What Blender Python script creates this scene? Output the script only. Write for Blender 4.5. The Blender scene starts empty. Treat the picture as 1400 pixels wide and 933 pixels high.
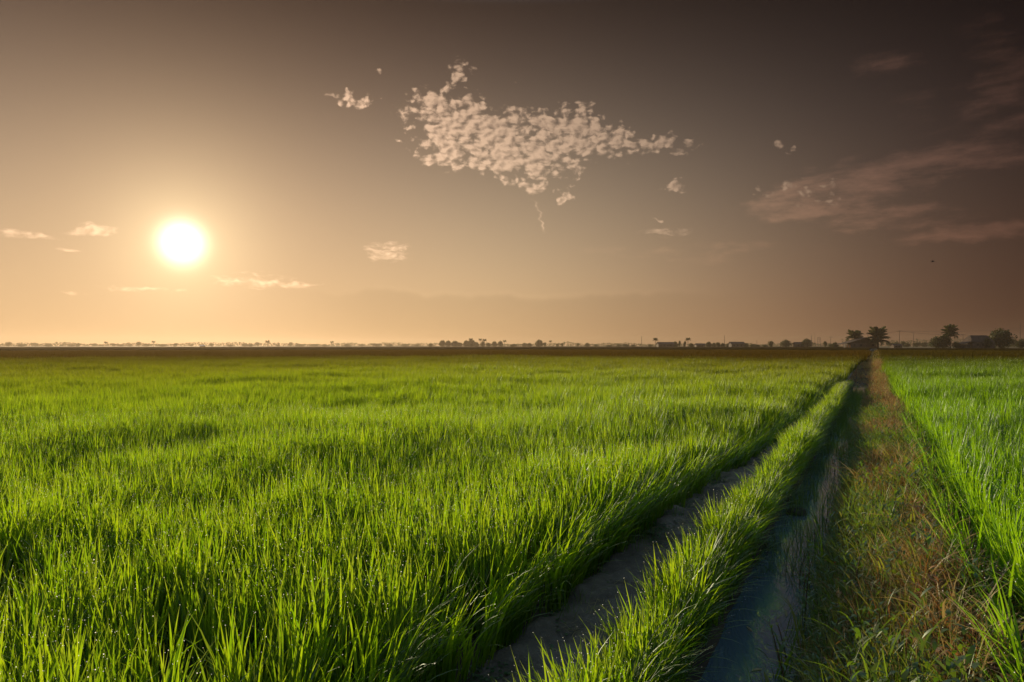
import bpy, bmesh, math, random
import numpy as np
from mathutils import Vector, Matrix

rng = np.random.default_rng(7)
random.seed(7)
sc = bpy.context.scene
COL = sc.collection
R_ = math.radians

# ------------------------------------------------------------------ camera
YAW = R_(28.04)                 # the ditch runs along +Y, the lens looks 28 degrees to the left of it
F_PX, CX, HY = 933.0, 700.0, 472.5
CAM_H = 1.4
cam = bpy.data.cameras.new('camera')
cam.sensor_width = 36.0
cam.lens = 24.0
cam.shift_y = 6.0 / 1400.0
cam.clip_start = 0.02
cam.clip_end = 8000.0
cam_o = bpy.data.objects.new('camera', cam)
cam_o.location = (0, 0, CAM_H)
cam_o.rotation_euler = (R_(90), 0, YAW)
COL.objects.link(cam_o)
sc.camera = cam_o
RIGHT = Vector((math.cos(YAW), math.sin(YAW), 0))
FWD = Vector((-math.sin(YAW), math.cos(YAW), 0))

# ------------------------------------------------------------------ view / render settings
EXPO = 1.25
sc.view_settings.view_transform = 'Standard'
sc.view_settings.look = 'None'
sc.view_settings.exposure = EXPO
sc.view_settings.gamma = 1.0
sc.view_settings.use_curve_mapping = False
sc.render.engine = 'CYCLES'
cy = sc.cycles
cy.use_denoising = True
try:
    cy.denoiser = 'OPENIMAGEDENOISE'
    cy.denoising_input_passes = 'RGB_ALBEDO_NORMAL'
except Exception:
    pass
cy.max_bounces = 8
cy.diffuse_bounces = 3
cy.glossy_bounces = 3
cy.transmission_bounces = 5
cy.transparent_max_bounces = 8
cy.volume_bounces = 0
cy.sample_clamp_indirect = 4.0
cy.caustics_reflective = False
cy.caustics_refractive = False

# ------------------------------------------------------------------ sun and sky
SUN_AZ = YAW + R_(25.8)         # towards -X from +Y
SUN_EL = R_(7.7)
SUN_V = Vector((-math.sin(SUN_AZ) * math.cos(SUN_EL), math.cos(SUN_AZ) * math.cos(SUN_EL), math.sin(SUN_EL)))
sun = bpy.data.lights.new('sun', 'SUN')
sun.energy = 2.9
sun.angle = R_(0.5)
sun.color = (1.0, 0.80, 0.52)
sun_o = bpy.data.objects.new('sun', sun)
sun_o.rotation_euler = SUN_V.to_track_quat('Z', 'Y').to_euler()
sun_o.location = (-60, 60, 40)
COL.objects.link(sun_o)


class S:
    """a float or vector socket with arithmetic, for building node trees"""
    def __init__(s, nt, k):
        s.nt, s.k = nt, k

    def _m(s, op, *a, clamp=False):
        n = s.nt.nodes.new('ShaderNodeMath')
        n.operation = op
        n.use_clamp = clamp
        for i, v in enumerate((s,) + a):
            if isinstance(v, S):
                s.nt.links.new(v.k, n.inputs[i])
            else:
                n.inputs[i].default_value = v
        return S(s.nt, n.outputs[0])

    def __add__(s, o): return s._m('ADD', o)
    def __radd__(s, o): return s._m('ADD', o)
    def __sub__(s, o): return s._m('SUBTRACT', o)
    def __mul__(s, o): return s._m('MULTIPLY', o)
    def __rmul__(s, o): return s._m('MULTIPLY', o)
    def __truediv__(s, o): return s._m('DIVIDE', o)
    def mx(s, o): return s._m('MAXIMUM', o)
    def mn(s, o): return s._m('MINIMUM', o)
    def exp(s): return s._m('EXPONENT')
    def clamp(s): return s._m('ADD', 0.0, clamp=True)
    def __neg__(s): return s * -1.0
    def __rsub__(s, o): return (s * -1.0) + o

    def ss(s, lo, hi):
        n = s.nt.nodes.new('ShaderNodeMapRange')
        n.interpolation_type = 'SMOOTHSTEP'
        s.nt.links.new(s.k, n.inputs['Value'])
        n.inputs['From Min'].default_value = lo
        n.inputs['From Max'].default_value = hi
        return S(s.nt, n.outputs[0])


def vmath(nt, op, a, b=None, out=0):
    n = nt.nodes.new('ShaderNodeVectorMath')
    n.operation = op
    for i, v in enumerate((a, b)):
        if v is None:
            continue
        if isinstance(v, S):
            nt.links.new(v.k, n.inputs[i])
        else:
            n.inputs[i].default_value = v
    return S(nt, n.outputs['Value'] if op in ('DOT_PRODUCT', 'LENGTH', 'DISTANCE') else n.outputs[0])


def comb(nt, x, y, z):
    n = nt.nodes.new('ShaderNodeCombineXYZ')
    for i, v in enumerate((x, y, z)):
        if isinstance(v, S):
            nt.links.new(v.k, n.inputs[i])
        else:
            n.inputs[i].default_value = v
    return S(nt, n.outputs[0])


def mixc(nt, f, a, b):
    n = nt.nodes.new('ShaderNodeMix')
    n.data_type = 'RGBA'
    for i, v in ((0, f), (6, a), (7, b)):
        if isinstance(v, S):
            nt.links.new(v.k, n.inputs[i])
        elif i == 0:
            n.inputs[i].default_value = v
        else:
            n.inputs[i].default_value = (*v[:3], 1)
    return S(nt, n.outputs[2])


def noise(nt, vec, scale, detail=3.0, rough=0.5, dist=0.0, col=False, dim='3D'):
    n = nt.nodes.new('ShaderNodeTexNoise')
    n.noise_dimensions = dim
    n.inputs['Scale'].default_value = scale
    n.inputs['Detail'].default_value = detail
    n.inputs['Roughness'].default_value = rough
    n.inputs['Distortion'].default_value = dist
    if vec is not None:
        nt.links.new(vec.k, n.inputs['Vector'])
    return S(nt, n.outputs['Color' if col else 'Fac'])


def voro(nt, vec, scale, smooth=0.3, detail=0.0):
    n = nt.nodes.new('ShaderNodeTexVoronoi')
    n.feature = 'F1'
    n.voronoi_dimensions = '2D'
    n.inputs['Scale'].default_value = scale
    n.inputs['Detail'].default_value = detail
    nt.links.new(vec.k, n.inputs['Vector'])
    return S(nt, n.outputs['Distance'])


def px2sky(x, y):
    az = math.atan((x - CX) / F_PX)
    return math.degrees(az), math.degrees(math.atan((HY - y) / F_PX * math.cos(az)))


def build_world():
    w = bpy.data.worlds.new('World')
    sc.world = w
    w.use_nodes = True
    nt = w.node_tree
    L = nt.links
    STR = 0.15
    bg = nt.nodes['Background']
    bg.inputs[1].default_value = STR
    sky = nt.nodes.new('ShaderNodeTexSky')
    sky.sky_type = 'NISHITA'
    sky.sun_disc = False
    sky.sun_elevation = SUN_EL
    sky.sun_rotation = -SUN_AZ
    sky.air_density = 1.0
    sky.dust_density = 1.0
    sky.ozone_density = 1.0
    tc = nt.nodes.new('ShaderNodeTexCoord')
    d = vmath(nt, 'NORMALIZE', S(nt, tc.outputs['Generated']))
    sdot = vmath(nt, 'DOT_PRODUCT', d, tuple(SUN_V))
    th = sdot.mn(0.99999)._m('ARCCOSINE')
    sep = nt.nodes.new('ShaderNodeSeparateXYZ')
    L.new(d.k, sep.inputs[0])
    z = S(nt, sep.outputs[2])
    el = z._m('ARCSINE').mx(0.0)
    xr = vmath(nt, 'DOT_PRODUCT', d, tuple(RIGHT))
    yf = vmath(nt, 'DOT_PRODUCT', d, tuple(FWD))
    az = xr._m('ARCTAN2', yf) * (180 / math.pi)
    eld = el * (180 / math.pi)

    # smoky dawn air: brightest round the sun, thinning with height (log-quadratic in sun angle and elevation)
    K = [[-0.4318, 1.5203, -0.706, -8.7902, -1.3319, -3.0255],
         [-1.0262, 2.0253, 0.1956, -11.664, -0.3278, -3.6747],
         [-1.799, 1.9626, 1.985, -13.8375, 0.1017, -3.4886]]
    t1 = th.mn(1.08)
    e2, te, t2 = el * el, t1 * el, t1 * t1
    ch = []
    g1 = (-(th * th) * (1 / R_(1.22) ** 2)).exp()
    g2 = (-(th) * (1 / R_(4.2))).exp()
    for i, k in enumerate(K):
        lg = (t1 * k[1]) + (el * k[2]) + (e2 * k[3]) + (te * k[4]) + (t2 * k[5]) + k[0]
        ch.append(lg.exp())
    smoke = comb(nt, *ch)
    # aureole of the sun in the smoke
    aur = comb(nt, g1 * 2.6 + g2 * 1.0, g1 * 2.4 + g2 * 0.78, g1 * 1.9 + g2 * 0.42)

    # ---- clouds: thin broken layers, placed by azimuth and elevation
    P = comb(nt, az, eld, 0.0)
    wn = noise(nt, P, 0.55, 2, 0.6, col=True, dim='2D')
    warp = vmath(nt, 'MULTIPLY', vmath(nt, 'SUBTRACT', wn, (0.5, 0.5, 0.5)), (3.2, 2.0, 0))
    PW = vmath(nt, 'ADD', P, warp)

    def mask(ells, vec):
        acc = None
        for (x, y, rx, ry, amp) in ells:
            a0, e0 = px2sky(x, y)
            a1, e1 = px2sky(x + rx, y)
            a2, e2_ = px2sky(x, y - ry)
            dv = vmath(nt, 'MULTIPLY', vmath(nt, 'SUBTRACT', vec, (a0, e0, 0)), (1 / abs(a1 - a0), 1 / abs(e2_ - e0), 0))
            q = vmath(nt, 'DOT_PRODUCT', dv, dv)
            v = (1.0 - q).mx(0.0) * amp
            acc = v if acc is None else acc.mx(v)
        return acc

    puffs = [(632, 103, 30, 26, .8), (610, 150, 75, 40, 1.0), (655, 190, 120, 62, 1.15), (725, 215, 115, 42, 1.1),
             (775, 185, 95, 50, 1.1), (830, 195, 62, 42, 1.0), (905, 198, 60, 20, .8), (575, 160, 45, 30, .9),
             (740, 245, 65, 20, .9), (765, 268, 24, 10, .75), (925, 252, 24, 12, .8), (905, 282, 16, 10, .7),
             (897, 300, 12, 6, .7), (488, 138, 42, 15, .85), (512, 95, 10, 5, .6), (1072, 199, 30, 12, .95),
             (712, 108, 14, 8, .5), (1070, 258, 36, 22, .6), (1110, 262, 60, 24, .5)]
    veils = [(1170, 250, 150, 42, .8), (1300, 218, 190, 34, .75), (1110, 278, 130, 34, .8), (1330, 318, 160, 18, .8),
             (1380, 130, 120, 120, .55), (1205, 85, 85, 24, .6), (1260, 160, 90, 70, .3), (1220, 300, 170, 26, .6),
             (950, 345, 260, 26, .3), (1350, 60, 70, 60, .4)]
    wisps = [(128, 314, 44, 12, .85), (100, 320, 30, 6, .6), (40, 321, 60, 9, .8), (95, 342, 26, 3.6, .75), (345, 384, 90, 15, .7), (395, 390, 60, 10, .6),
             (190, 396, 90, 6, .6), (100, 400, 60, 5, .5), (530, 344, 42, 22, .75), (910, 318, 50, 8, .75)]
    mA = mask(puffs, PW)
    PV = vmath(nt, 'ADD', P, vmath(nt, 'MULTIPLY', warp, (0.55, 0.40, 0)))
    mB = mask(veils, PV)
    mC = mask(wisps, vmath(nt, 'ADD', P, vmath(nt, 'MULTIPLY', warp, (0.35, 0.18, 0))))

    def puffy(vec):
        sv = vmath(nt, 'MULTIPLY', vec, (1.0, 1.55, 1.0))
        v = 1.0 - voro(nt, sv, 0.95, 0.35, 1.0) * 1.2
        n = noise(nt, sv, 1.7, 4, 0.6, dim='2D')
        return v * 0.45 + n * 0.75

    PS = vmath(nt, 'ADD', P, vmath(nt, 'MULTIPLY', warp, (0.25, 0.25, 0)))
    p0 = puffy(PS)
    p1 = puffy(vmath(nt, 'ADD', PS, (-0.30, 0.16, 0)))
    mid = noise(nt, vmath(nt, 'MULTIPLY', PS, (1.0, 1.5, 1.0)), 0.42, 2, 0.5, dim='2D')
    dA = (p0 + mA * 0.62 + (mid - 0.5) * 0.9 - 0.74).ss(0.0, 0.40) * mA.ss(0.0, 0.25)
    litA = ((p0 - p1) * 1.8 + 0.62).clamp()
    sv = vmath(nt, 'MULTIPLY', vmath(nt, 'ADD', P, vmath(nt, 'MULTIPLY', warp, (0.3, 0.12, 0))), (0.26, 0.95, 1.0))
    nb = noise(nt, sv, 1.0, 5, 0.64, 0.0, dim='2D')
    dB = (nb * 1.2 + mB * 0.75 - 0.74).ss(0.0, 0.72) * mB.ss(0.0, 0.4)
    nc = noise(nt, vmath(nt, 'MULTIPLY', PS, (0.8, 2.4, 1.0)), 0.9, 5, 0.62, 0.2, dim='2D')
    dC = (nc * 1.1 + mC * 0.75 - 0.80).ss(0.0, 0.5) * mC.ss(0.0, 0.3)
    # contrail
    a0, e0 = px2sky(738, 296)
    ca = ((az - a0) * 1.0 + (eld - e0) * 0.30 + (noise(nt, comb(nt, 0.0, eld, 3.0), 1.6, 1, dim='2D') - 0.5) * 1.1)
    cw = (-(ca * ca) * (1 / 0.085 ** 2)).exp() * (1.0 - ((eld - e0) * (1 / 1.45))._m('ABSOLUTE')).ss(0.0, 0.5)
    glow = (-(th) * (1 / R_(24.0))).exp().mn(0.5)
    # a low bank of darker air with an uneven top
    bt = eld - noise(nt, comb(nt, az, 0.0, 0.0), 0.13, 3, 0.6, dim='2D') * 3.4 - 2.55
    bank = (1.0 - bt.ss(-0.25, 0.25)) * (0.11) * (az + 20.0).ss(0.0, 10.0) * (1.0 - (az - 8.0).ss(0.0, 14.0))
    rim = (1.0 - (bt * 2.2)._m('ABSOLUTE')).mx(0.0) * 0.05 * (az + 16.0).ss(0.0, 10.0) * (1.0 - (az - 10.0).ss(0.0, 10.0))
    kk = 1.0 - bank + rim
    smoke2 = vmath(nt, 'MULTIPLY', smoke, comb(nt, kk, kk, kk))
    cloudA = vmath(nt, 'ADD', vmath(nt, 'MULTIPLY', smoke, (1.25, 1.2, 1.2)),
                   vmath(nt, 'MULTIPLY', comb(nt, glow * 1.35, glow * 0.90, glow * 0.58),
                         comb(nt, litA * 0.85 + 0.12, litA * 0.85 + 0.12, litA * 0.85 + 0.12)))
    cloudB = vmath(nt, 'ADD', vmath(nt, 'MULTIPLY', smoke, (1.75, 1.55, 1.45)),
                   comb(nt, glow * 0.42 + 0.012, glow * 0.22 + 0.003, glow * 0.13 + 0.003))
    c = mixc(nt, dB * 0.72, smoke2, cloudB)
    c = mixc(nt, dA * 0.92, c, cloudA)
    c = mixc(nt, dC * 0.7, c, cloudA)
    c = mixc(nt, cw * 0.6, c, cloudA)
    c = vmath(nt, 'ADD', c, aur)
    c = vmath(nt, 'MULTIPLY', c, (1 / STR / 2 ** EXPO,) * 3)
    hi = eld.ss(26.4, 34.0)
    out = mixc(nt, hi, c, S(nt, sky.outputs[0]))
    L.new(out.k, bg.inputs[0])
    w.cycles.sampling_method = 'MANUAL'
    w.cycles.sample_map_resolution = 512


build_world()

# ==== SETTING
# ------------------------------------------------------------------ helpers
def tag(o, label=None, cat=None, group=None, kind=None):
    if label:
        o['label'] = label
    if cat:
        o['category'] = cat
    if group:
        o['group'] = group
    if kind:
        o['kind'] = kind
    return o


def mesh_obj(name, verts, faces, mat, parent=None, smooth=False, link=True):
    me = bpy.data.meshes.new(name)
    me.from_pydata([tuple(v) for v in verts], [], [tuple(int(i) for i in f) for f in faces])
    me.update()
    return link_mesh(name, me, mat, parent, smooth, link)


def link_mesh(name, me, mat=None, parent=None, smooth=False, link=True):
    if mat is not None and not me.materials:
        for m in (mat if isinstance(mat, (list, tuple)) else [mat]):
            me.materials.append(m)
    if smooth:
        me.polygons.foreach_set('use_smooth', [True] * len(me.polygons))
    o = bpy.data.objects.new(name, me)
    if link:
        COL.objects.link(o)
    if parent is not None:
        o.parent = parent
    return o


def empty(name, loc, rz=0.0):
    o = bpy.data.objects.new(name, None)
    o.empty_display_size = 0.2
    o.location = loc
    o.rotation_euler = (0, 0, rz)
    COL.objects.link(o)
    return o


def copy_tree(o, parent=None):
    c = o.copy()
    COL.objects.link(c)
    c.parent = parent
    for ch in list(o.children):
        copy_tree(ch, c)
    return c


def place(x, D, z=0.0):
    """a point on the ground seen at photo column x, D metres ahead of the lens"""
    p = RIGHT * ((x - CX) * D / F_PX) + FWD * D
    return Vector((p.x, p.y, z))


class MB:
    """collects simple shapes into one mesh"""
    def __init__(s):
        s.v, s.f = [], []

    def add(s, v, f):
        b = len(s.v)
        s.v += [tuple(p) for p in v]
        s.f += [tuple(i + b for i in q) for q in f]
        return s

    def box(s, c, d, rz=0.0):
        x, y, z = (k / 2 for k in d)
        M = Matrix.Rotation(rz, 3, 'Z')
        c = Vector(c)
        v = [M @ Vector((a * x, b * y, e * z)) + c for a in (-1, 1) for b in (-1, 1) for e in (-1, 1)]
        return s.add(v, [(0, 1, 3, 2), (4, 6, 7, 5), (0, 4, 5, 1), (2, 3, 7, 6), (0, 2, 6, 4), (1, 5, 7, 3)])

    def tube(s, pts, rad, n=6, cap=True):
        pts = [Vector(p) for p in pts]
        if not isinstance(rad, (list, tuple)):
            rad = [rad] * len(pts)
        v, f = [], []
        for i, p in enumerate(pts):
            t = (pts[min(i + 1, len(pts) - 1)] - pts[max(i - 1, 0)]).normalized()
            a = t.cross(Vector((0, 1, 0.01)) if abs(t.z) > 0.9 else Vector((0, 0, 1))).normalized()
            b = t.cross(a)
            for k in range(n):
                q = 2 * math.pi * k / n
                v.append(p + (a * math.cos(q) + b * math.sin(q)) * rad[i])
        for i in range(len(pts) - 1):
            for k in range(n):
                f.append((i * n + k, i * n + (k + 1) % n, (i + 1) * n + (k + 1) % n, (i + 1) * n + k))
        if cap:
            f.append(tuple(range(n - 1, -1, -1)))
            f.append(tuple((len(pts) - 1) * n + k for k in range(n)))
        return s.add(v, f)

    def build(s, name, mat, parent=None, smooth=False, link=True):
        return mesh_obj(name, s.v, s.f, mat, parent, smooth, link)


# ------------------------------------------------------------------ materials
def new_mat(name):
    m = bpy.data.materials.new(name)
    m.use_nodes = True
    nt = m.node_tree
    for n in list(nt.nodes):
        nt.nodes.remove(n)
    out = nt.nodes.new('ShaderNodeOutputMaterial')
    return m, nt, out


def shader(nt, kind, color=None, rough=None, normal=None, **kw):
    n = nt.nodes.new('ShaderNodeBsdf' + kind)
    if color is not None:
        k = 'Base Color' if kind == 'Principled' else 'Color'
        if isinstance(color, S):
            nt.links.new(color.k, n.inputs[k])
        else:
            n.inputs[k].default_value = (*color, 1)
    if rough is not None:
        if isinstance(rough, S):
            nt.links.new(rough.k, n.inputs['Roughness'])
        else:
            n.inputs['Roughness'].default_value = rough
    if normal is not None:
        nt.links.new(normal.k, n.inputs['Normal'])
    for k, v in kw.items():
        n.inputs[k.replace('_', ' ')].default_value = v
    return n.outputs[0]


def mix_sh(nt, f, a, b):
    n = nt.nodes.new('ShaderNodeMixShader')
    if isinstance(f, S):
        nt.links.new(f.k, n.inputs[0])
    else:
        n.inputs[0].default_value = f
    nt.links.new(a, n.inputs[1])
    nt.links.new(b, n.inputs[2])
    return n.outputs[0]


def attr(nt, name):
    n = nt.nodes.new('ShaderNodeAttribute')
    n.attribute_name = name
    return S(nt, n.outputs['Fac'])


def position(nt):
    return S(nt, nt.nodes.new('ShaderNodeNewGeometry').outputs['Position'])


def obj_random(nt):
    return S(nt, nt.nodes.new('ShaderNodeObjectInfo').outputs['Random'])


def bump(nt, h, strength, dist):
    n = nt.nodes.new('ShaderNodeBump')
    n.inputs['Strength'].default_value = strength
    n.inputs['Distance'].default_value = dist
    nt.links.new(h.k, n.inputs['Height'])
    return S(nt, n.outputs[0])


def far_dark_factor(nt):
    """horizon darkening painted into the crop colour with distance, olive then brown, in patches"""
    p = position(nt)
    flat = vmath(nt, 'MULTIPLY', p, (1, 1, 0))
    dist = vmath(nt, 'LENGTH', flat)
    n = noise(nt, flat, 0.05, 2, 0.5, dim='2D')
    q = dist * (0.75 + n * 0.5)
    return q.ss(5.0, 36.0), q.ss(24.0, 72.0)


def leaf_mat(name, dark, light, trans_dark, trans_light, trans=0.55, gloss=0.10, rough=0.38, far_dark=None, tipc=None):
    m, nt, out = new_mat(name)
    rnd, t, orn = attr(nt, 'rnd'), attr(nt, 't'), obj_random(nt)
    f = (rnd * 0.55 + orn * 0.45)
    c = mixc(nt, f, dark, light)
    tr = mixc(nt, f, trans_dark, trans_light)
    if tipc is not None:
        k = t.ss(0.80, 1.05) * rnd.ss(0.35, 0.8)
        c = mixc(nt, k, c, tipc)
        tr = mixc(nt, k, tr, tipc)
    if far_dark is not None:  # distant blades take the darkening towards the horizon as painted colour
        k1, k2 = far_dark_factor(nt)
        c = mixc(nt, k2, mixc(nt, k1 * 0.75, c, far_dark[2]), far_dark[0])
        tr = mixc(nt, k2, mixc(nt, k1 * 0.75, tr, far_dark[3]), far_dark[1])
    dif = shader(nt, 'Diffuse', c)
    trn = shader(nt, 'Translucent', tr)
    b = mix_sh(nt, trans, dif, trn)
    lw = nt.nodes.new('ShaderNodeLayerWeight')
    lw.inputs[0].default_value = 0.25
    fr = S(nt, lw.outputs['Fresnel']) * 0.05 + gloss * 0.20
    if far_dark is not None:
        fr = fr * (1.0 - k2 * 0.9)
    g = shader(nt, 'Glossy', (0.75, 0.85, 0.8), rough + 0.12)
    nt.links.new(mix_sh(nt, fr, b, g), out.inputs[0])
    return m


def plain(name, col, col2=None, rough=0.8, scale=3.0, bumpy=0.0):
    m, nt, out = new_mat(name)
    if col2 is not None or bumpy:
        tc = nt.nodes.new('ShaderNodeTexCoord')
        n = noise(nt, S(nt, tc.outputs['Object']), scale, 4, 0.6)
        c = mixc(nt, n.ss(0.3, 0.7), col, col2 or col)
        nt.links.new(shader(nt, 'Principled', c, rough, bump(nt, n, bumpy, 0.02) if bumpy else None, Specular_IOR_Level=0.12), out.inputs[0])
    else:
        nt.links.new(shader(nt, 'Principled', col, rough), out.inputs[0])
    return m


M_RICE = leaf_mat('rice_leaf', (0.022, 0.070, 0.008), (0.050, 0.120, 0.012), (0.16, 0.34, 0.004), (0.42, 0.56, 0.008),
                  trans=0.66, far_dark=((0.034, 0.025, 0.005), (0.062, 0.038, 0.003), (0.055, 0.060, 0.006), (0.20, 0.195, 0.004)), tipc=(0.30, 0.36, 0.05))
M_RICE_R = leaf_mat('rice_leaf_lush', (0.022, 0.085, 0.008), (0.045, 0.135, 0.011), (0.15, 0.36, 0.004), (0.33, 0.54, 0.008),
                    trans=0.66, far_dark=((0.030, 0.026, 0.005), (0.052, 0.038, 0.003), (0.040, 0.060, 0.006), (0.13, 0.19, 0.004)))
M_STRAW = leaf_mat('straw', (0.20, 0.13, 0.050), (0.42, 0.31, 0.12), (0.34, 0.21, 0.06), (0.56, 0.40, 0.13), trans=0.35, gloss=0.05, rough=0.5)
M_RUST = leaf_mat('rusty_grass', (0.15, 0.065, 0.022), (0.30, 0.14, 0.040), (0.32, 0.12, 0.025), (0.46, 0.21, 0.04), trans=0.35, gloss=0.04, rough=0.5)
M_WEED = leaf_mat('weed_leaf', (0.040, 0.075, 0.016), (0.11, 0.14, 0.028), (0.11, 0.23, 0.012), (0.27, 0.38, 0.02), trans=0.45, gloss=0.08)
M_YELLOW = leaf_mat('yellow_grass', (0.10, 0.12, 0.018), (0.22, 0.20, 0.030), (0.22, 0.27, 0.012), (0.38, 0.38, 0.03), trans=0.5, gloss=0.06)
M_CLOVER = leaf_mat('clover_leaf', (0.025, 0.055, 0.012), (0.055, 0.095, 0.018), (0.06, 0.13, 0.012), (0.12, 0.20, 0.02), trans=0.35, gloss=0.08)
M_STEM_RED = plain('reddish_stem', (0.11, 0.045, 0.025), (0.09, 0.085, 0.025), 0.6, 6)
M_CROWN = leaf_mat('tree_leaf', (0.022, 0.030, 0.010), (0.050, 0.055, 0.016), (0.05, 0.06, 0.01), (0.08, 0.08, 0.015), trans=0.3, gloss=0.02, rough=0.6)
M_PALM = leaf_mat('palm_leaf', (0.022, 0.030, 0.010), (0.045, 0.055, 0.015), (0.05, 0.06, 0.01), (0.09, 0.09, 0.015), trans=0.3, gloss=0.03, rough=0.5)
M_BARK = plain('bark', (0.05, 0.035, 0.022), (0.10, 0.075, 0.05), 0.9, 2)
M_WALL = plain('weathered_boards', (0.05, 0.035, 0.025), (0.11, 0.08, 0.06), 0.85, 0.8)
M_WALL2 = plain('faded_plaster', (0.07, 0.052, 0.04), (0.11, 0.085, 0.065), 0.85, 0.8)
M_ROOF = plain('rusted_roof_sheet', (0.040, 0.028, 0.022), (0.070, 0.045, 0.034), 0.9, 0.7)
M_ROOF_PALE = plain('pale_roof_sheet', (0.62, 0.60, 0.56), (0.72, 0.70, 0.66), 0.45, 0.7)
M_GLASS = plain('dark_window', (0.02, 0.02, 0.022), None, 0.15)
M_POLE = plain('utility_pole_wood', (0.06, 0.045, 0.035), (0.11, 0.085, 0.065), 0.85, 3)
M_WIRE = plain('wire', (0.03, 0.03, 0.03), None, 0.5)
M_STEEL = plain('tower_steel', (0.10, 0.09, 0.085), (0.16, 0.14, 0.13), 0.5, 2)
M_CLOTH = plain('orange_cloth', (0.60, 0.20, 0.05), (0.48, 0.14, 0.03), 0.9, 4)
M_BIRD = plain('dark_feather', (0.03, 0.028, 0.026), (0.06, 0.05, 0.045), 0.8, 20)

# dew: small rough-refracting beads that catch the low sun
M_DEW, nt, out = new_mat('dew')
gl = shader(nt, 'Glossy', (1, 1, 1), 0.22)
tl = shader(nt, 'Translucent', (0.9, 0.92, 0.95))
nt.links.new(mix_sh(nt, 0.25, tl, gl), out.inputs[0])

# soil
M_SOIL, nt, out = new_mat('field_soil')
p = position(nt)
n1, n2 = noise(nt, p, 1.1, 5, 0.6), noise(nt, p, 14.0, 4, 0.65)
c = mixc(nt, n1.ss(0.35, 0.65), (0.040, 0.032, 0.022), (0.075, 0.058, 0.036))
far = vmath(nt, 'LENGTH', vmath(nt, 'MULTIPLY', p, (1, 1, 0))).ss(60.0, 320.0)
nf = noise(nt, vmath(nt, 'MULTIPLY', p, (1, 1, 0)), 0.012, 3, 0.6)
c = mixc(nt, far, c, mixc(nt, nf.ss(0.35, 0.65), (0.050, 0.044, 0.012), (0.085, 0.060, 0.022)))
nt.links.new(shader(nt, 'Principled', c, 0.95, bump(nt, n2, 0.7, 0.02), Specular_IOR_Level=0.1), out.inputs[0])

M_PATH, nt, out = new_mat('path_mud')
p = position(nt)
n1, n2, n3 = noise(nt, p, 2.2, 5, 0.62), noise(nt, p, 22.0, 6, 0.7), noise(nt, p, 90.0, 3, 0.6)
c = mixc(nt, n1.ss(0.38, 0.66), (0.085, 0.066, 0.046), (0.165, 0.132, 0.095))
c = mixc(nt, n2.ss(0.52, 0.72) * 0.6, c, (0.24, 0.19, 0.135))
rg = n1 * -0.5 + 0.95
nt.links.new(shader(nt, 'Principled', c, rg, bump(nt, n2 * 0.7 + n3 * 0.3, 0.9, 0.03), Specular_IOR_Level=0.25), out.inputs[0])

# ditch water: turbid, blue-grey of the reflected sky painted into the base colour
M_WATER, nt, out = new_mat('ditch_water')
p = position(nt)
nn = noise(nt, vmath(nt, 'MULTIPLY', p, (1.0, 0.6, 1.0)), 4.0, 3, 0.55)
nn2 = noise(nt, p, 26.0, 2, 0.5)
nrm = bump(nt, nn * 0.93 + nn2 * 0.07, 0.16, 0.03)
dif = shader(nt, 'Diffuse', (0.090, 0.125, 0.150))
glo = shader(nt, 'Glossy', (0.85, 0.95, 1.0), 0.02, nrm)
lw = nt.nodes.new('ShaderNodeFresnel')
lw.inputs['IOR'].default_value = 1.6
nt.links.new(nrm.k, lw.inputs['Normal'])
nt.links.new(mix_sh(nt, S(nt, lw.outputs[0]) * 0.9 + 0.16, dif, glo), out.inputs[0])

# far standing crop seen edge-on, darkening near the horizon painted into its colour
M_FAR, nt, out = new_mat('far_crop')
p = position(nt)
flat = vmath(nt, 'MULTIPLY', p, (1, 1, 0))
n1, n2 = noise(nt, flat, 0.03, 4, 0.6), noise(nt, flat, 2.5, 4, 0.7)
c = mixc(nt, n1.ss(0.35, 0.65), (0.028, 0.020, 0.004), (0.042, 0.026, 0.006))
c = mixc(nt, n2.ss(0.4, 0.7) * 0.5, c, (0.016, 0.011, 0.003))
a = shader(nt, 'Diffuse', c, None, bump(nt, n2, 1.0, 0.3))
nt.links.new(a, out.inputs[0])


# ------------------------------------------------------------------ ground, path, water
def vnoise(x, y, s, seed=0):
    """smooth value noise (numpy arrays)"""
    g = np.random.default_rng(100 + seed).random((64, 64))
    x, y = np.asarray(x) / s, np.asarray(y) / s
    xi, yi = np.floor(x).astype(int), np.floor(y).astype(int)
    fx, fy = x - xi, y - yi
    fx, fy = fx * fx * (3 - 2 * fx), fy * fy * (3 - 2 * fy)
    a, b = g[xi % 64, yi % 64], g[(xi + 1) % 64, yi % 64]
    c_, d = g[xi % 64, (yi + 1) % 64], g[(xi + 1) % 64, (yi + 1) % 64]
    return (a * (1 - fx) + b * fx) * (1 - fy) + (c_ * (1 - fx) + d * fx) * fy


PX = [-1700, -1.75, -1.62, -1.52, -1.46, -1.08, -1.03, -0.96, -0.90, -0.77, -0.74, -0.71, -0.64, -0.42, -0.33, -0.29, -0.21, -0.05, 0.25, 0.38, 0.5, 0.62, 1700]
PZ = [-.04, -.04, -.03, -.03, -.07, -.07, -.03, .03, .035, .01, -.05, -.11, -.26, -.26, -.11, -.06, .01, .11, .13, .06, -.01, -.04, -.04]


def wiggle(y):
    """sideways wander of the bunds"""
    y = np.asarray(y, float)
    return (vnoise(y, y * 0 + 3, 3.1, 5) - .5) * .10 * np.clip(1.2 - y / 60, 0, 1)


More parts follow.
